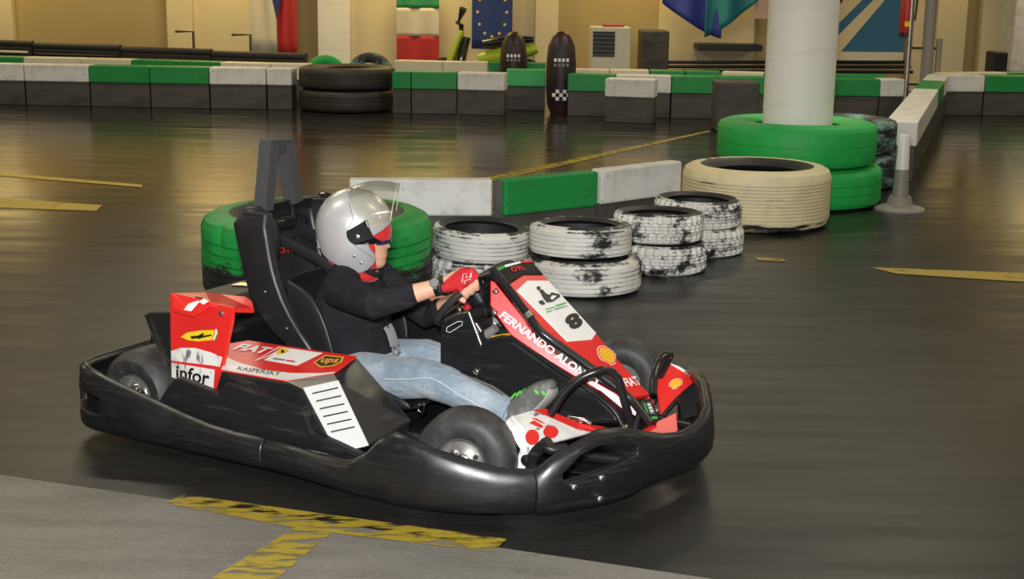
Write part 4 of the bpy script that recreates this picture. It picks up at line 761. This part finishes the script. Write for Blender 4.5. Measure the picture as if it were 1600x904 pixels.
text('lettering', 'FERNANDO ALONSO', [(0.2888, -0.1514, 0.4498), (0.5925, -0.0911, 0.2599), (0.6031, -0.0786, 0.2786), (0.3016, -0.1385, 0.467)], m_tw, sp, .002, OS, bold=.025)
for p in [(0.266, -0.1314, 0.5237), (0.2755, -0.1522, 0.4623)]: bolt('bolt', p, OS, .010, m_chrome, sp, .008)
# mirrored left flank of the fairing, seen only from the other side
panel('fairing_side', mirror(sid), m_red, kart, .01, .003, (.2, 1, .4))
tb = [(0.247, -0.1254, 0.5828), (0.3211, -0.1465, 0.5272), (0.403, -0.1758, 0.4656), (0.4599, -0.1903, 0.4229), (0.5646, -0.1434, 0.3442), (0.6622, -0.1076, 0.2709), (0.7098, -0.094, 0.2352), (0.7507, -0.1031, 0.2044), (0.7861, -0.1149, 0.1779)]
nf = onorm(face, OF)
tube('fairing_tube', [Vector(p) + nf * .008 for p in tb], .013, m_tube, kart, 12, smooth_n=3)
tube('tube_clamp', [Vector(p) + nf * .008 for p in [(0.3947, -0.1729, 0.4719), (0.4097, -0.1759, 0.4606)]], .016, m_steel, kart, 12)
panel('nose_label', [Vector(p) + nf * .004 for p in [(0.7236, -0.0452, 0.2248), (0.7312, 0.0135, 0.219), (0.789, -0.0464, 0.1757), (0.7825, -0.0979, 0.1806)]], m_black, kart, .02, .003, OF)
nl = [o for o in bpy.data.objects if o.name == 'nose_label'][0]
qd = [Vector(p) + nf * .004 for p in [(0.776, -0.0978, 0.1854), (0.7856, -0.0579, 0.1782), (0.7379, -0.0103, 0.2141), (0.7329, -0.0512, 0.2178)]]
for a, b, c, d, m in ((0, .0, .22, 1, m_tg), (.0, .0, 1, .15, m_tg), (.35, .3, .95, .95, m_tgrey)): qpoly('label_print', qd, [(a, b), (c, b), (c, d), (a, d)], m, nl, .002, OF)
for k in range(3): qpoly('label_mark', qd, [(.45, .4 + .18 * k), (.85, .4 + .18 * k), (.85, .5 + .18 * k), (.45, .5 + .18 * k)], m_tw, nl, .003, OF)
# centre console / tank cover between the legs
con = [(0.056, -0.125, 0.389), (0.118, -0.125, 0.432), (0.172, -0.125, 0.448), (0.217, -0.125, 0.349), (0.318, -0.125, 0.379), (0.458, -0.125, 0.312), (0.612, -0.125, 0.249), (0.681, -0.125, 0.201), (0.699, -0.125, 0.17), (0.561, -0.125, 0.142), (0.439, -0.125, 0.14), (0.325, -0.125, 0.183), (0.136, -0.125, 0.241), (0.057, -0.125, 0.25)]
cs = panel('centre_console', con, m_black, kart, .25, .012, (0, -1, .2))
tube('console_edge', [(0.22, -0.13, 0.35), (0.321, -0.13, 0.383), (0.46, -0.13, 0.32), (0.603, -0.13, 0.255), (0.675, -0.13, 0.211), (0.706, -0.13, 0.168)], .008, m_black, cs, 10, smooth_n=4)
tube('floor_edge_tube', [(0.145, -0.14, 0.246), (0.265, -0.14, 0.221), (0.361, -0.14, 0.178), (0.447, -0.14, 0.145)], .006, m_steel, cs, 8)
bolt('bolt', (0.198, -0.127, 0.257), (0, -1, 0), .012, m_chrome, cs, .01)
tube('dial_outline', [(0.085, -0.128, 0.375), (0.089, -0.128, 0.386), (0.127, -0.128, 0.409), (0.144, -0.128, 0.412), (0.144, -0.128, 0.401), (0.099, -0.128, 0.37), (0.085, -0.128, 0.373)], .0012, m_tw, cs, 6)
# front fenders
fR = [(0.5351, -0.5009, 0.2689), (0.5424, -0.3908, 0.2579), (0.5517, -0.3301, 0.2473), (0.6167, -0.2337, 0.1874), (0.6481, -0.137, 0.1563), (0.6466, -0.2204, 0.1612), (0.6316, -0.3916, 0.1816), (0.6259, -0.4317, 0.1882), (0.6317, -0.4994, 0.1862)]
fe = panel('front_fender', fR, m_dirtyw, kart, .012, .004, (.3, -.3, 1))
decal('red_band', [(0.5431, -0.392, 0.2574), (0.5524, -0.3314, 0.2467), (0.6161, -0.2366, 0.1881), (0.6488, -0.1384, 0.1558), (0.648, -0.2146, 0.1598), (0.6248, -0.2742, 0.1822), (0.5832, -0.333, 0.2204)], m_red, fe, .0015, (.3, -.3, 1))
def disc(pl_pts, m, parent, out): decal('red_dot', pl_pts, m, parent, .002, out)
disc([(0.6051, -0.466, 0.2075), (0.6112, -0.4815, 0.203), (0.6146, -0.4997, 0.2008), (0.6146, -0.5167, 0.2016), (0.6112, -0.5292, 0.205), (0.6052, -0.5346, 0.2104), (0.5977, -0.5317, 0.2167), (0.5904, -0.5213, 0.2225), (0.5846, -0.5052, 0.2267), (0.5817, -0.487, 0.2284), (0.5823, -0.4702, 0.2272), (0.5863, -0.4587, 0.2233), (0.5928, -0.4548, 0.2175), (0.6005, -0.4594, 0.2112)], m_tr, fe, (.3, -.3, 1)); disc([(0.6134, -0.3656, 0.196), (0.6184, -0.3799, 0.1923), (0.6208, -0.398, 0.1911), (0.62, -0.4161, 0.1926), (0.6163, -0.4304, 0.1964), (0.6105, -0.4381, 0.2017), (0.6037, -0.4376, 0.2075), (0.5973, -0.4289, 0.2126), (0.5927, -0.4139, 0.2158), (0.5908, -0.3956, 0.2166), (0.5921, -0.3777, 0.2148), (0.5963, -0.3641, 0.2106), (0.6025, -0.3578, 0.205), (0.6095, -0.3601, 0.1991)], m_tr, fe, (.3, -.3, 1))
for q in [[(0.5668, -0.4572, 0.2399), (0.5663, -0.4262, 0.239), (0.5873, -0.407, 0.2202), (0.5888, -0.425, 0.2197)], [(0.558, -0.4302, 0.2462), (0.5648, -0.4082, 0.2395), (0.5839, -0.3891, 0.2223), (0.5789, -0.4031, 0.2272)]]: decal('red_dash', q, m_tr, fe, .002, (.3, -.3, 1))
fs_ = [(0.535, -0.5, 0.269), (0.514, -0.5, 0.248), (0.519, -0.5, 0.23), (0.563, -0.5, 0.174), (0.541, -0.5, 0.107), (0.574, -0.5, 0.112), (0.632, -0.5, 0.186)]
panel('fender_flank', fs_, m_dirtyw, fe, .012, .004, (0, -1, .2))
bolt('rubber_plug', (0.588, -0.503, 0.149), (0, -1, .1), .016, m_black, fe, .012)
tube('fender_stay', [(0.656, -0.5, 0.213), (0.616, -0.5, 0.176), (0.601, -0.5, 0.132), (0.652, -0.52, 0.129)], .018, m_black, kart, 12, smooth_n=4)
tube('fender_stay', [(0.63, -0.5, 0.208), (0.664, -0.5, 0.192), (0.694, -0.47, 0.193)], .016, m_black, kart, 12, smooth_n=4)
fL = [(0.5933, 0.3507, 0.1898), (0.5984, 0.4201, 0.2249), (0.6501, 0.4248, 0.2115), (0.7146, 0.4203, 0.1893), (0.7253, 0.4011, 0.1759), (0.6977, 0.3092, 0.1357), (0.6799, 0.2195, 0.0938), (0.6409, 0.2836, 0.1396)]
fl = panel('front_fender', fL, m_red, kart, .012, .004, (.3, -.4, 1))
decal('white_corner', [(0.606, 0.4188, 0.2219), (0.6501, 0.4248, 0.2115), (0.7128, 0.4192, 0.1893), (0.7225, 0.4023, 0.1773), (0.6796, 0.4108, 0.195)], m_dirtyw, fl, .0015, (.3, -.4, 1))
shell([(0.6588, 0.3193, 0.153), (0.6937, 0.3485, 0.1577), (0.682, 0.3951, 0.186), (0.6458, 0.3678, 0.1827)], fl, (.3, -.4, 1), .002)
tube('fender_edge', [(0.7263, 0.3989, 0.1744), (0.6987, 0.307, 0.1343), (0.6826, 0.2184, 0.0924)], .008, m_black, fl, 8)
mk('fender_box', [(0.71, 0.28, 0.139), (0.746, 0.36, 0.181), (0.765, 0.36, 0.157), (0.784, 0.3, 0.094), (0.73, 0.25, 0.077)], [(0, 1, 2, 3, 4)], m_black, kart, solid=.03)
ap = panel('front_apron', [(0.618, -0.24, 0.189), (0.678, -0.2, 0.177), (0.753, -0.1, 0.148), (0.778, -0.02, 0.165), (0.792, 0.08, 0.169), (0.841, -0.02, 0.145), (0.843, -0.1, 0.146), (0.774, -0.16, 0.165), (0.691, -0.24, 0.18)], m_red, kart, .01, .003, (.3, -.3, 1))
for p in [(0.719, -0.14, 0.169), (0.764, -0.02, 0.193)]: bolt('bolt', p, (0, -.2, 1), .010, m_steel, ap, .006)
tube('steering_linkage', [(0.592, -0.26, 0.208), (0.622, -0.22, 0.196), (0.65, -0.22, 0.187)], .008, m_chrome, kart, 8); tube('steering_joint', [(0.609, -0.22, 0.2), (0.614, -0.22, 0.177)], .012, m_steel, kart, 10)
# front hoop bars
hb_ = [(0.569, -0.33, 0.231), (0.599, -0.31, 0.296), (0.639, -0.29, 0.34), (0.685, -0.26, 0.364), (0.708, -0.235, 0.36), (0.728, -0.22, 0.34), (0.739, -0.21, 0.297), (0.76, -0.19, 0.202)]
hb2 = tube('hoop_bar', hb_, .0125, m_tube, kart, 12, smooth_n=4)
hbl = [(0.659, 0.2, 0.172), (0.644, 0.24, 0.216), (0.636, 0.28, 0.243), (0.638, 0.31, 0.263), (0.647, 0.34, 0.27), (0.644, 0.36, 0.256), (0.61, 0.36, 0.181)]
tube('hoop_bar', hbl, .0125, m_tube, kart, 12, smooth_n=4)
tube('nose_bracket', [(0.752, -0.14, 0.163), (0.749, -0.1, 0.215), (0.766, -0.08, 0.193), (0.779, -0.06, 0.154)], .01, m_black, kart, 8)
# steering wheel and column
WC = Vector((.115, 0, .475)); AX = Vector((-.70, 0, .714)).normalized(); RH = Vector((.058, -.128, .057)); RH = (RH - AX * RH.dot(AX)); TT = AX.cross(RH).normalized(); RU = RH.normalized(); RW = .150
rim = [WC + (RU * math.cos(t * 2 * math.pi / 40) + TT * math.sin(t * 2 * math.pi / 40)) * RW for t in range(41)]
sw = tube('steering_wheel', rim, .0125, m_rubber, kart, 12)
tube('spoke', [WC + RU * .02, WC + RU * RW], [(.02, .006), (.012, .006)], m_black, sw, 8, up=TT); tube('spoke', [WC - RU * .02, WC - RU * RW], [(.02, .006), (.012, .006)], m_black, sw, 8, up=TT); tube('spoke', [WC, WC - TT * RW], [(.02, .006), (.012, .006)], m_black, sw, 8, up=RU)
tube('wheel_hub', [WC + AX * .012, WC - AX * .04], [.045, .03], m_black, sw, 20)
pad = [WC + AX * .018 + RU * a + TT * b for a, b in ((-.085, -.03), (.03, -.04), (.05, .0), (.03, .045), (-.06, .045), (-.10, .01))]
panel('wheel_pad', pad, m_black, sw, .02, .005, AX)
tube('steering_column', [WC - AX * .03, WC - AX * .14], [.022, .016], m_blackg, kart, 12); tube('column_collar', [WC - AX * .10, WC - AX * .125], .021, m_chrome, kart, 12)
tube('column_rod', [(0.173, -0.135, 0.446), (0.218, -0.135, 0.349)], .006, m_steel, kart, 10)
bolt('column_bolt', (0.131, -0.12, 0.446), (0, -1, 0), .01, m_chrome, kart, .01)
tube('cable_fitting', [(0.2, -0.08, 0.363), (0.239, -0.08, 0.394)], [.018, .014], m_webgrey, kart, 10); tube('brake_cable', [(0.235, -0.1, 0.368), (0.274, -0.1, 0.38), (0.319, -0.12, 0.393)], .004, m_tgold, kart, 8); tube('key_fitting', [(0.19, -0.12, 0.41), (0.209, -0.12, 0.386)], .006, m_steel, kart, 8)

# ------------------------------------------------------------------ the driver
person = empty('person', KLOC, KROT, 'person in black sweater, jeans and silver open helmet driving the kart', 'person')
PR, PLf = WC + RU * RW, WC - RU * RW
SHR, ELR, WRR = V(-.31, -.155, .462), V(-.095, -.265, .462), V(.078, -.165, .522)
SHL, ELL, WRL = V(-.39, .155, .455), V(-.20, .215, .315), V(-.055, .165, .402)
HPR, KNR, ANR = V(-.29, -.10, .165), Vector((0.065, -0.15, 0.213)), Vector((0.329, -0.15, 0.149))
HPL, KNL, ANL = V(-.29, .10, .165), Vector((-0.14, 0.1, 0.206)), V(.36, .17, .12)
def hand(P, U, W, s, grow=0., tips=True):
    """fingers wrap the rim at P; U radial outward, W wrist, s spreads along the rim"""
    T = AX.cross(U).normalized(); out = []; palm = P + (AX * .030 + U * .012)
    back = W + (palm - W) * .45
    out.append(([W, back, palm + U * .004], [(.024 + grow, .019 + grow), (.034 + grow, .020 + grow), (.040 + grow, .019 + grow)], T))
    lens = (205, 235, 240, 215)
    for k in range(4):
        off = T * (s * (-.031 + .0205 * k)); r = .0225
        end = lens[k] if tips else 70
        pts = [palm + off * .95 + U * .008]
        for th in range(-50, end - 60, 22):
            a = math.radians(th); pts.append(P + off + (U * math.cos(a) - AX * math.sin(a)) * (r + (.004 if th < 0 else 0)))
        rr_ = [.0098 + grow - .0022 * i / len(pts) for i in range(len(pts))]
        out.append((pts, rr_))
    th0 = palm - T * (s * .030) - U * .012
    tp = [th0 + AX * 0, P - T * (s * .044) - U * .012 + AX * .018, P - T * (s * .05) - U * .024 - AX * .004]
    if tips: tp.append(P - T * (s * .046) - U * .022 - AX * .022)
    out.append((tp, [.0125 + grow, .0115 + grow, .0105 + grow, .0092 + grow][:len(tp)]))
    return out
# head (built in its own frame: x = gaze, then turned 29 degrees to the left of the kart)
HC = Vector((-0.362, 0.0, 0.644)); HY = math.radians(29)
HM = Matrix.Translation(HC) @ Matrix.Rotation(HY, 4, 'Z')
def c2(px, py): return ((px - 440) / 2484., (450 - py) / 2430.)
LV = [(215, 560, .035, 340), (240, 620, .055, 310), (300, 690, .072, 270), (400, 730, .077, 240), (470, 738, .077, 230), (525, 735, .076, 230), (548, 726, .075, 232), (565, 714, .073, 235), (580, 717, .072, 238), (595, 720, .071, 243), (608, 721, .070, 247), (622, 718, .069, 252), (640, 715, .068, 260), (656, 719, .066, 268), (668, 714, .064, 274), (680, 719, .063, 280), (695, 711, .060, 290), (720, 707, .057, 310), (745, 706, .051, 335), (765, 696, .044, 355), (785, 676, .030, 380)]
NOSE = {565: 3, 580: 12, 595: 24, 608: 32, 622: 12}
def head_mesh(off=0., n=40, face=True):
    vs = []
    for cy, fx, hw, bx in LV:
        x1, z = c2(fx, cy); x0, _ = c2(bx, cy); xc = (x0 * .55 + x1 * .45)
        for j in range(n):
            a = 2 * math.pi * j / n; ca, sa = math.cos(a), math.sin(a)
            hx = (x1 - xc) if ca > 0 else (xc - x0); e = 1.0 if ca < 0 else .86
            x = xc + (hx + off) * math.copysign(abs(ca) ** e, ca); y = (hw + off) * math.copysign(abs(sa) ** .92, sa)
            if face and ca > 0: x += NOSE.get(cy, 0) / 2484. * math.exp(-(y / .011) ** 2) - (.007 * math.exp(-((abs(y) - .031) / .014) ** 2) if 545 <= cy <= 582 else 0)
            vs.append(HM @ Vector((x, y, z)))
    fs = []
    for i in range(len(LV) - 1):
        for j in range(n): fs.append([i * n + j, i * n + (j + 1) % n, (i + 1) * n + (j + 1) % n, (i + 1) * n + j])
    fs += [list(range(n)), [(len(LV) - 1) * n + j for j in range(n)]]
    return vs, fs
tubes = [([V(-.33, 0, .13), V(-.35, 0, .25), V(-.365, 0, .36), V(-.372, 0, .43), V(-.37, 0, .47)], [(.13, .085), (.13, .085), (.14, .088), (.14, .075), (.09, .06)], (0, 1, 0)),
         ([V(-.37, 0, .44), V(-.355, 0, .52), HC + V(-.01, 0, -.06)], [.055, .05, .052]),
         ([SHR, (SHR + ELR) / 2, ELR, (ELR + WRR) / 2, WRR], [.043, .038, .032, .033, .0255]), ([SHL, (SHL + ELL) / 2, ELL, (ELL + WRL) / 2, WRL], [.043, .038, .032, .033, .0255]),
         ([HPR, (HPR + KNR) / 2, KNR, KNR.lerp(ANR, .4), ANR], [.068, .058, .045, .042, .03]), ([HPL, (HPL + KNL) / 2, KNL, KNL.lerp(ANL, .4), ANL], [.068, .058, .045, .042, .03])]
tubes += hand(PR, RU, WRR, 1) + hand(PLf, -RU, WRL, -1)
vs = []; fs = []
for t in tubes:
    a, b = tube_data(t[0], t[1], 16, t[2] if len(t) > 2 else None, 'round'); o = len(vs); vs += a; fs += [[i + o for i in f] for f in b]
a, b = head_mesh(); o = len(vs); vs += a; fs += [[i + o for i in f] for f in b]
body = mk('body', vs, fs, m_skin, person, smooth=True, angle=180)
r = body.modifiers.new('fuse', 'REMESH'); r.mode = 'VOXEL'; r.voxel_size = .0034; r.use_smooth_shade = True
s = body.modifiers.new('relax', 'SMOOTH'); s.iterations = 3; s.factor = .5
# sweater, jeans
CFR, CFL = ELR.lerp(WRR, .52), ELL.lerp(WRL, .40)
blob('sweater', [([V(-.325, 0, .155), V(-.345, 0, .22), V(-.362, 0, .30), V(-.372, 0, .38), V(-.378, 0, .44), V(-.372, 0, .485)], [(.155, .112), (.152, .110), (.158, .108), (.168, .104), (.158, .088), (.095, .070)], (0, 1, 0)),
                 ([V(-.36, -.06, .475), SHR, SHR.lerp(ELR, .5), ELR, CFR], [.062, .062, .055, .047, .0415]), ([V(-.37, .06, .47), SHL, SHL.lerp(ELL, .5), ELL, CFL], [.062, .062, .055, .047, .042]),
                 ([V(-.37, 0, .47), V(-.362, 0, .515)], [.068, .058])], m_sweat, person, .0048, 5)
jn = blob('jeans', [([V(-.35, 0, .15), V(-.25, 0, .15)], [(.145, .085), (.13, .08)], (0, 1, 0)),
                    ([HPR, HPR.lerp(KNR, .5), KNR - V(.03, 0, 0), KNR + V(.03, 0, -.008), KNR.lerp(ANR, .5), ANR + V(-.012, 0, 0)], [.082, .072, .062, .060, .052, .043]),
                    ([HPL, HPL.lerp(KNL, .5), KNL, KNL.lerp(ANL, .5), ANL], [.082, .070, .060, .052, .043])], m_jean, person, .0048, 4)
tube('seam', [(-0.089, -0.222, 0.211), (0.009, -0.222, 0.226), (0.073, -0.218, 0.239), (0.123, -0.214, 0.229), (0.18, -0.208, 0.2), (0.245, -0.203, 0.176), (0.31, -0.196, 0.145)], .0018, m_stitch, jn, 6, smooth_n=4)
tube('trouser_cuff', [ANR + (KNR - ANR).normalized() * d for d in (.035, .015, -.004)], [.046, .0475, .047], m_jean, jn, 20)
# shoes
def shoe(A, toe, m_, flip=1):
    d = (toe - A); up = V(.35, 0, .9); 
    o = tube('shoe', [A + V(-.03, 0, -.03), A + d * .15 + V(0, 0, -.01), A + d * .5, A + d * .85, toe], [(.045, .034), (.048, .036), (.040, .040), (.032, .040), (.020, .03)], m_shoe, person, 18, up=up, caps='round', smooth_n=4)
    dn = (d.cross(V(0, 1, 0))).normalized(); dn = dn if dn.z < 0 else -dn
    tube('sole', [A + V(-.035, 0, -.035) + dn * .03, A + d * .5 + dn * .034, A + d * .9 + dn * .026, toe + dn * .012], [(.012, .038), (.013, .042), (.012, .042), (.010, .03)], m_sole, o, 14, up=up, caps='round', smooth_n=3)
    for k in range(5):
        c = A + d * (.22 + .12 * k) - dn * (.044 - .004 * k); tube('lace', [c + V(0, -.022, -.004), c + V(0, 0, .004), c + V(0, .022, -.004)], .004, m_lace, o, 8)
    for k in range(2): decal('green_patch', [toe + dn * .026 + V(-.012 - .025 * k, -.045, .0), toe + dn * .026 + V(-.002 - .025 * k, -.045, .004), toe + dn * .01 + V(-.002 - .025 * k, -.045, .004), toe + dn * .01 + V(-.012 - .025 * k, -.045, 0)], m_lace, o, .002, (0, -1, 0))
shoe(Vector((0.354, -0.15, 0.155)), Vector((0.47, -0.15, 0.259)), 0); shoe(V(.37, .17, .12), V(.50, .18, .20), 0)
# gloves: palm and first finger joints
g = blob('glove', hand(PR, RU, WRR.lerp(PR, .12), 1, .0022, False), m_glove, person, .0036, 3)
pr = PR + AX * .052 + RU * .014
g2 = blob('glove', hand(PLf, -RU, WRL.lerp(PLf, .12), -1, .0022, False), m_glove, person, .0036, 3)
for h, P, W in ((g, PR, WRR), (g2, PLf, WRL)):
    dd = (P + AX * .03 - W).normalized(); tube('wrist_strap', [W + dd * .004, W + dd * .024], [(.0285, .024), (.033, .025)], m_black, h, 20, up=AX.cross(RU))
# white outline mark on the glove back
gp = [(0.185, -0.197, 0.554), (0.189, -0.197, 0.581), (0.201, -0.197, 0.584), (0.199, -0.197, 0.57), (0.214, -0.197, 0.576), (0.217, -0.197, 0.586), (0.219, -0.197, 0.588), (0.215, -0.197, 0.568), (0.196, -0.197, 0.561), (0.194, -0.197, 0.551)]
tube('glove_print', gp, .0012, m_tw, g, 6)
# wrist watch
dd = (PR + AX * .02 - WRR).normalized(); wp = WRR - dd * .004
wt = tube('wristwatch', [wp - dd * .009, wp + dd * .009], [.0285, .0285], m_blackg, person, 24)
wn = V(.25, -.75, .6).normalized(); wn = (wn - dd * wn.dot(dd)).normalized()
tube('watch_case', [wp + wn * .024, wp + wn * .034], [.018, .016], m_chrome, wt, 24); tube('watch_dial', [wp + wn * .0335, wp + wn * .0345], [.0135, .0135], m_dial, wt, 24)
# balaclava with face opening, collar
vs, fs = head_mesh(.0055, 40, False); n = 40; keep = []
for f in fs[:-2]:
    i, j = f[0] // n, f[0] % n; ang = (j + .5) / n * 360; ang = ang - 360 if ang > 180 else ang
    if LV[i][0] >= 540 and abs(ang) < 54: continue
    if LV[i][0] < 240: continue
    keep.append(f)
bl = mk('balaclava', vs, keep, m_balac, person, smooth=True, angle=180, solid=.002, recalc=False)
nk = [HM @ Vector((*(lambda q: (q[0], y, q[1]))(c2(px, py)),)) for px, py, y in ((250, 725, 0), (330, 755, -.05), (440, 795, -.07), (530, 832, -.06), (600, 856, -.03), (610, 858, .03), (530, 832, .065), (400, 780, .07), (290, 740, .05), (250, 725, 0))]
tube('collar', nk, [(.016, .013)] * 10, m_balac, bl, 12, smooth_n=5)
sg = []
for k in range(13):
    a = math.radians(-60 + 10 * k); x1, z = c2(722, 552); sg.append(HM @ Vector((x1 - .085 + .096 * math.cos(a) ** .8, .078 * math.sin(a), z)))
tube('sunglasses', sg, [(.006, .0022)] * 13, m_glassd, person, 10, up=(0, 0, 1))
# ------------------------------------------------------------------ helmet
bm = bmesh.new(); bmesh.ops.create_uvsphere(bm, u_segments=72, v_segments=48, radius=1)
cx0, cz0 = c2(447, 440)
for v in bm.verts:
    x, y, z = v.co; v.co = Vector((cx0 + .131 * x, .119 * y, cz0 + (.1275 if z > 0 else .205) * z))
me = bpy.data.meshes.new('helmet_tmp'); bm.to_mesh(me); bm.free(); hs = link(bpy.data.objects.new('helmet_tmp', me))
poly = [c2(*p) for p in ((165, 600), (200, 650), (240, 682), (330, 725), (440, 775), (485, 787), (530, 785), (575, 764), (622, 715), (640, 682), (636, 645), (605, 595), (590, 560), (592, 520), (608, 488), (640, 470), (700, 438), (755, 398), (772, 372), (778, 350), (920, 335), (920, -100), (0, -100), (0, 600))]
k = len(poly); vs = [(x, -.3, z) for x, z in poly] + [(x, .3, z) for x, z in poly]
cut = mk('cutter_tmp', vs, [list(range(k)), list(range(2 * k - 1, k - 1, -1))] + [[i, (i + 1) % k, k + (i + 1) % k, k + i] for i in range(k)], m_helm)
bo = hs.modifiers.new('b', 'BOOLEAN'); bo.operation = 'INTERSECT'; bo.object = cut; bo.solver = 'EXACT'
bpy.context.view_layer.update()
me2 = bpy.data.meshes.new_from_object(hs.evaluated_get(bpy.context.evaluated_depsgraph_get())); bpy.data.objects.remove(hs); bpy.data.objects.remove(cut)
me2.transform(HM); me2.materials.clear(); me2.materials.append(m_helm); me2.name = 'helmet'
me2.polygons.foreach_set('material_index', [0] * len(me2.polygons)); me2.polygons.foreach_set('use_smooth', [True] * len(me2.polygons)); me2.set_sharp_from_angle(angle=math.radians(35))
helm = link(bpy.data.objects.new('helmet', me2), person)
b = helm.modifiers.new('bevel', 'BEVEL'); b.width = .004; b.segments = 3; b.limit_method = 'ANGLE'; b.angle_limit = math.radians(40)
def H3(px, py, y): x, z = c2(px, py); return HM @ Vector((x, y, z))
def on_shell(px, py, s=-1, o=.001):
    x, z = c2(px, py); dx = (x - cx0) / .131; dz = (z - cz0) / (.1275 if z > cz0 else .205); return HM @ Vector((x, s * (.119 * math.sqrt(max(0, 1 - dx * dx - dz * dz)) + o), z))
# visor swung up
vs = []; fs = []; nu, nv = 22, 8
for i in range(nu + 1):
    ph = math.radians(-90 + 180 * i / nu); c, s = max(0, math.cos(ph)) ** .8, math.sin(ph)
    A0 = c2(560, 395); A1 = c2(395, 128); B0 = c2(770, 350); B1 = c2(812, 88)
    for j in range(nv + 1):
        t = j / nv; x = (A0[0] + (A1[0] - A0[0]) * c) * (1 - t) + (B0[0] + (B1[0] - B0[0]) * c) * t; z = (A0[1] + (A1[1] - A0[1]) * c) * (1 - t) + (B0[1] + (B1[1] - B0[1]) * c) * t
        z += .016 * math.sin(math.pi * t) * c; vs.append(HM @ Vector((x, (.121 - .012 * t) * s, z)))
for i in range(nu):
    for j in range(nv): q = i * (nv + 1) + j; fs.append((q, q + 1, q + nv + 2, q + nv + 1))
vz = mk('visor', vs, fs, m_visor, helm, smooth=True, angle=180)
tube('visor_rim', [vs[i * (nv + 1) + nv] for i in range(nu + 1)], .0013, m_vrim, vz, 6)
for s in (-1, 1):
    hp = [(416, 440), (430, 415), (570, 347), (584, 352), (600, 410), (632, 488), (692, 528), (676, 542), (600, 538), (478, 542), (440, 515), (420, 480)]
    o = mk('visor_hinge', [on_shell(px, py, s, .008) for px, py in hp] + [on_shell(px, py, s, -.006) for px, py in hp], [list(range(12)), list(range(23, 11, -1))] + [[i, (i + 1) % 12, 12 + (i + 1) % 12, 12 + i] for i in range(12)], m_blackg, helm, bevel=.003)
    nn = HM.to_3x3() @ Vector((0, s, 0))
    bolt('screw', on_shell(510, 475, s, .008), nn, .008, m_steel, o, .004)
    for px, py in ((475, 638), (528, 698)): bolt('rivet', on_shell(px, py, s, 0), nn, .005, m_steel, helm, .003)
tube('shell_seam', [on_shell(*p) for p in ((398, 135), (430, 220), (465, 320), (462, 350), (437, 412))], .0011, m_tgrey, helm, 6, smooth_n=4)
tube('edge_trim', [on_shell(*p) for p in ((478, 545), (540, 590), (600, 640), (632, 668))], .0011, m_tgrey, helm, 6, smooth_n=4)
tube('brow_line', [on_shell(*p) for p in ((618, 412), (650, 392), (690, 362), (725, 342), (750, 340))], .0012, m_tgold, helm, 6, smooth_n=3)
tube('chin_strap', [H3(570, 775, -.066), H3(625, 812, -.055), H3(670, 838, -.02), H3(670, 838, .03)], [(.010, .003)] * 4, m_web, helm, 8)
panel('back_label', [on_shell(*p, -1, .002) for p in ((135, 545), (150, 570), (165, 605), (150, 598), (135, 570))], m_plate, helm, .001, 0, (-.5, -1, 0))
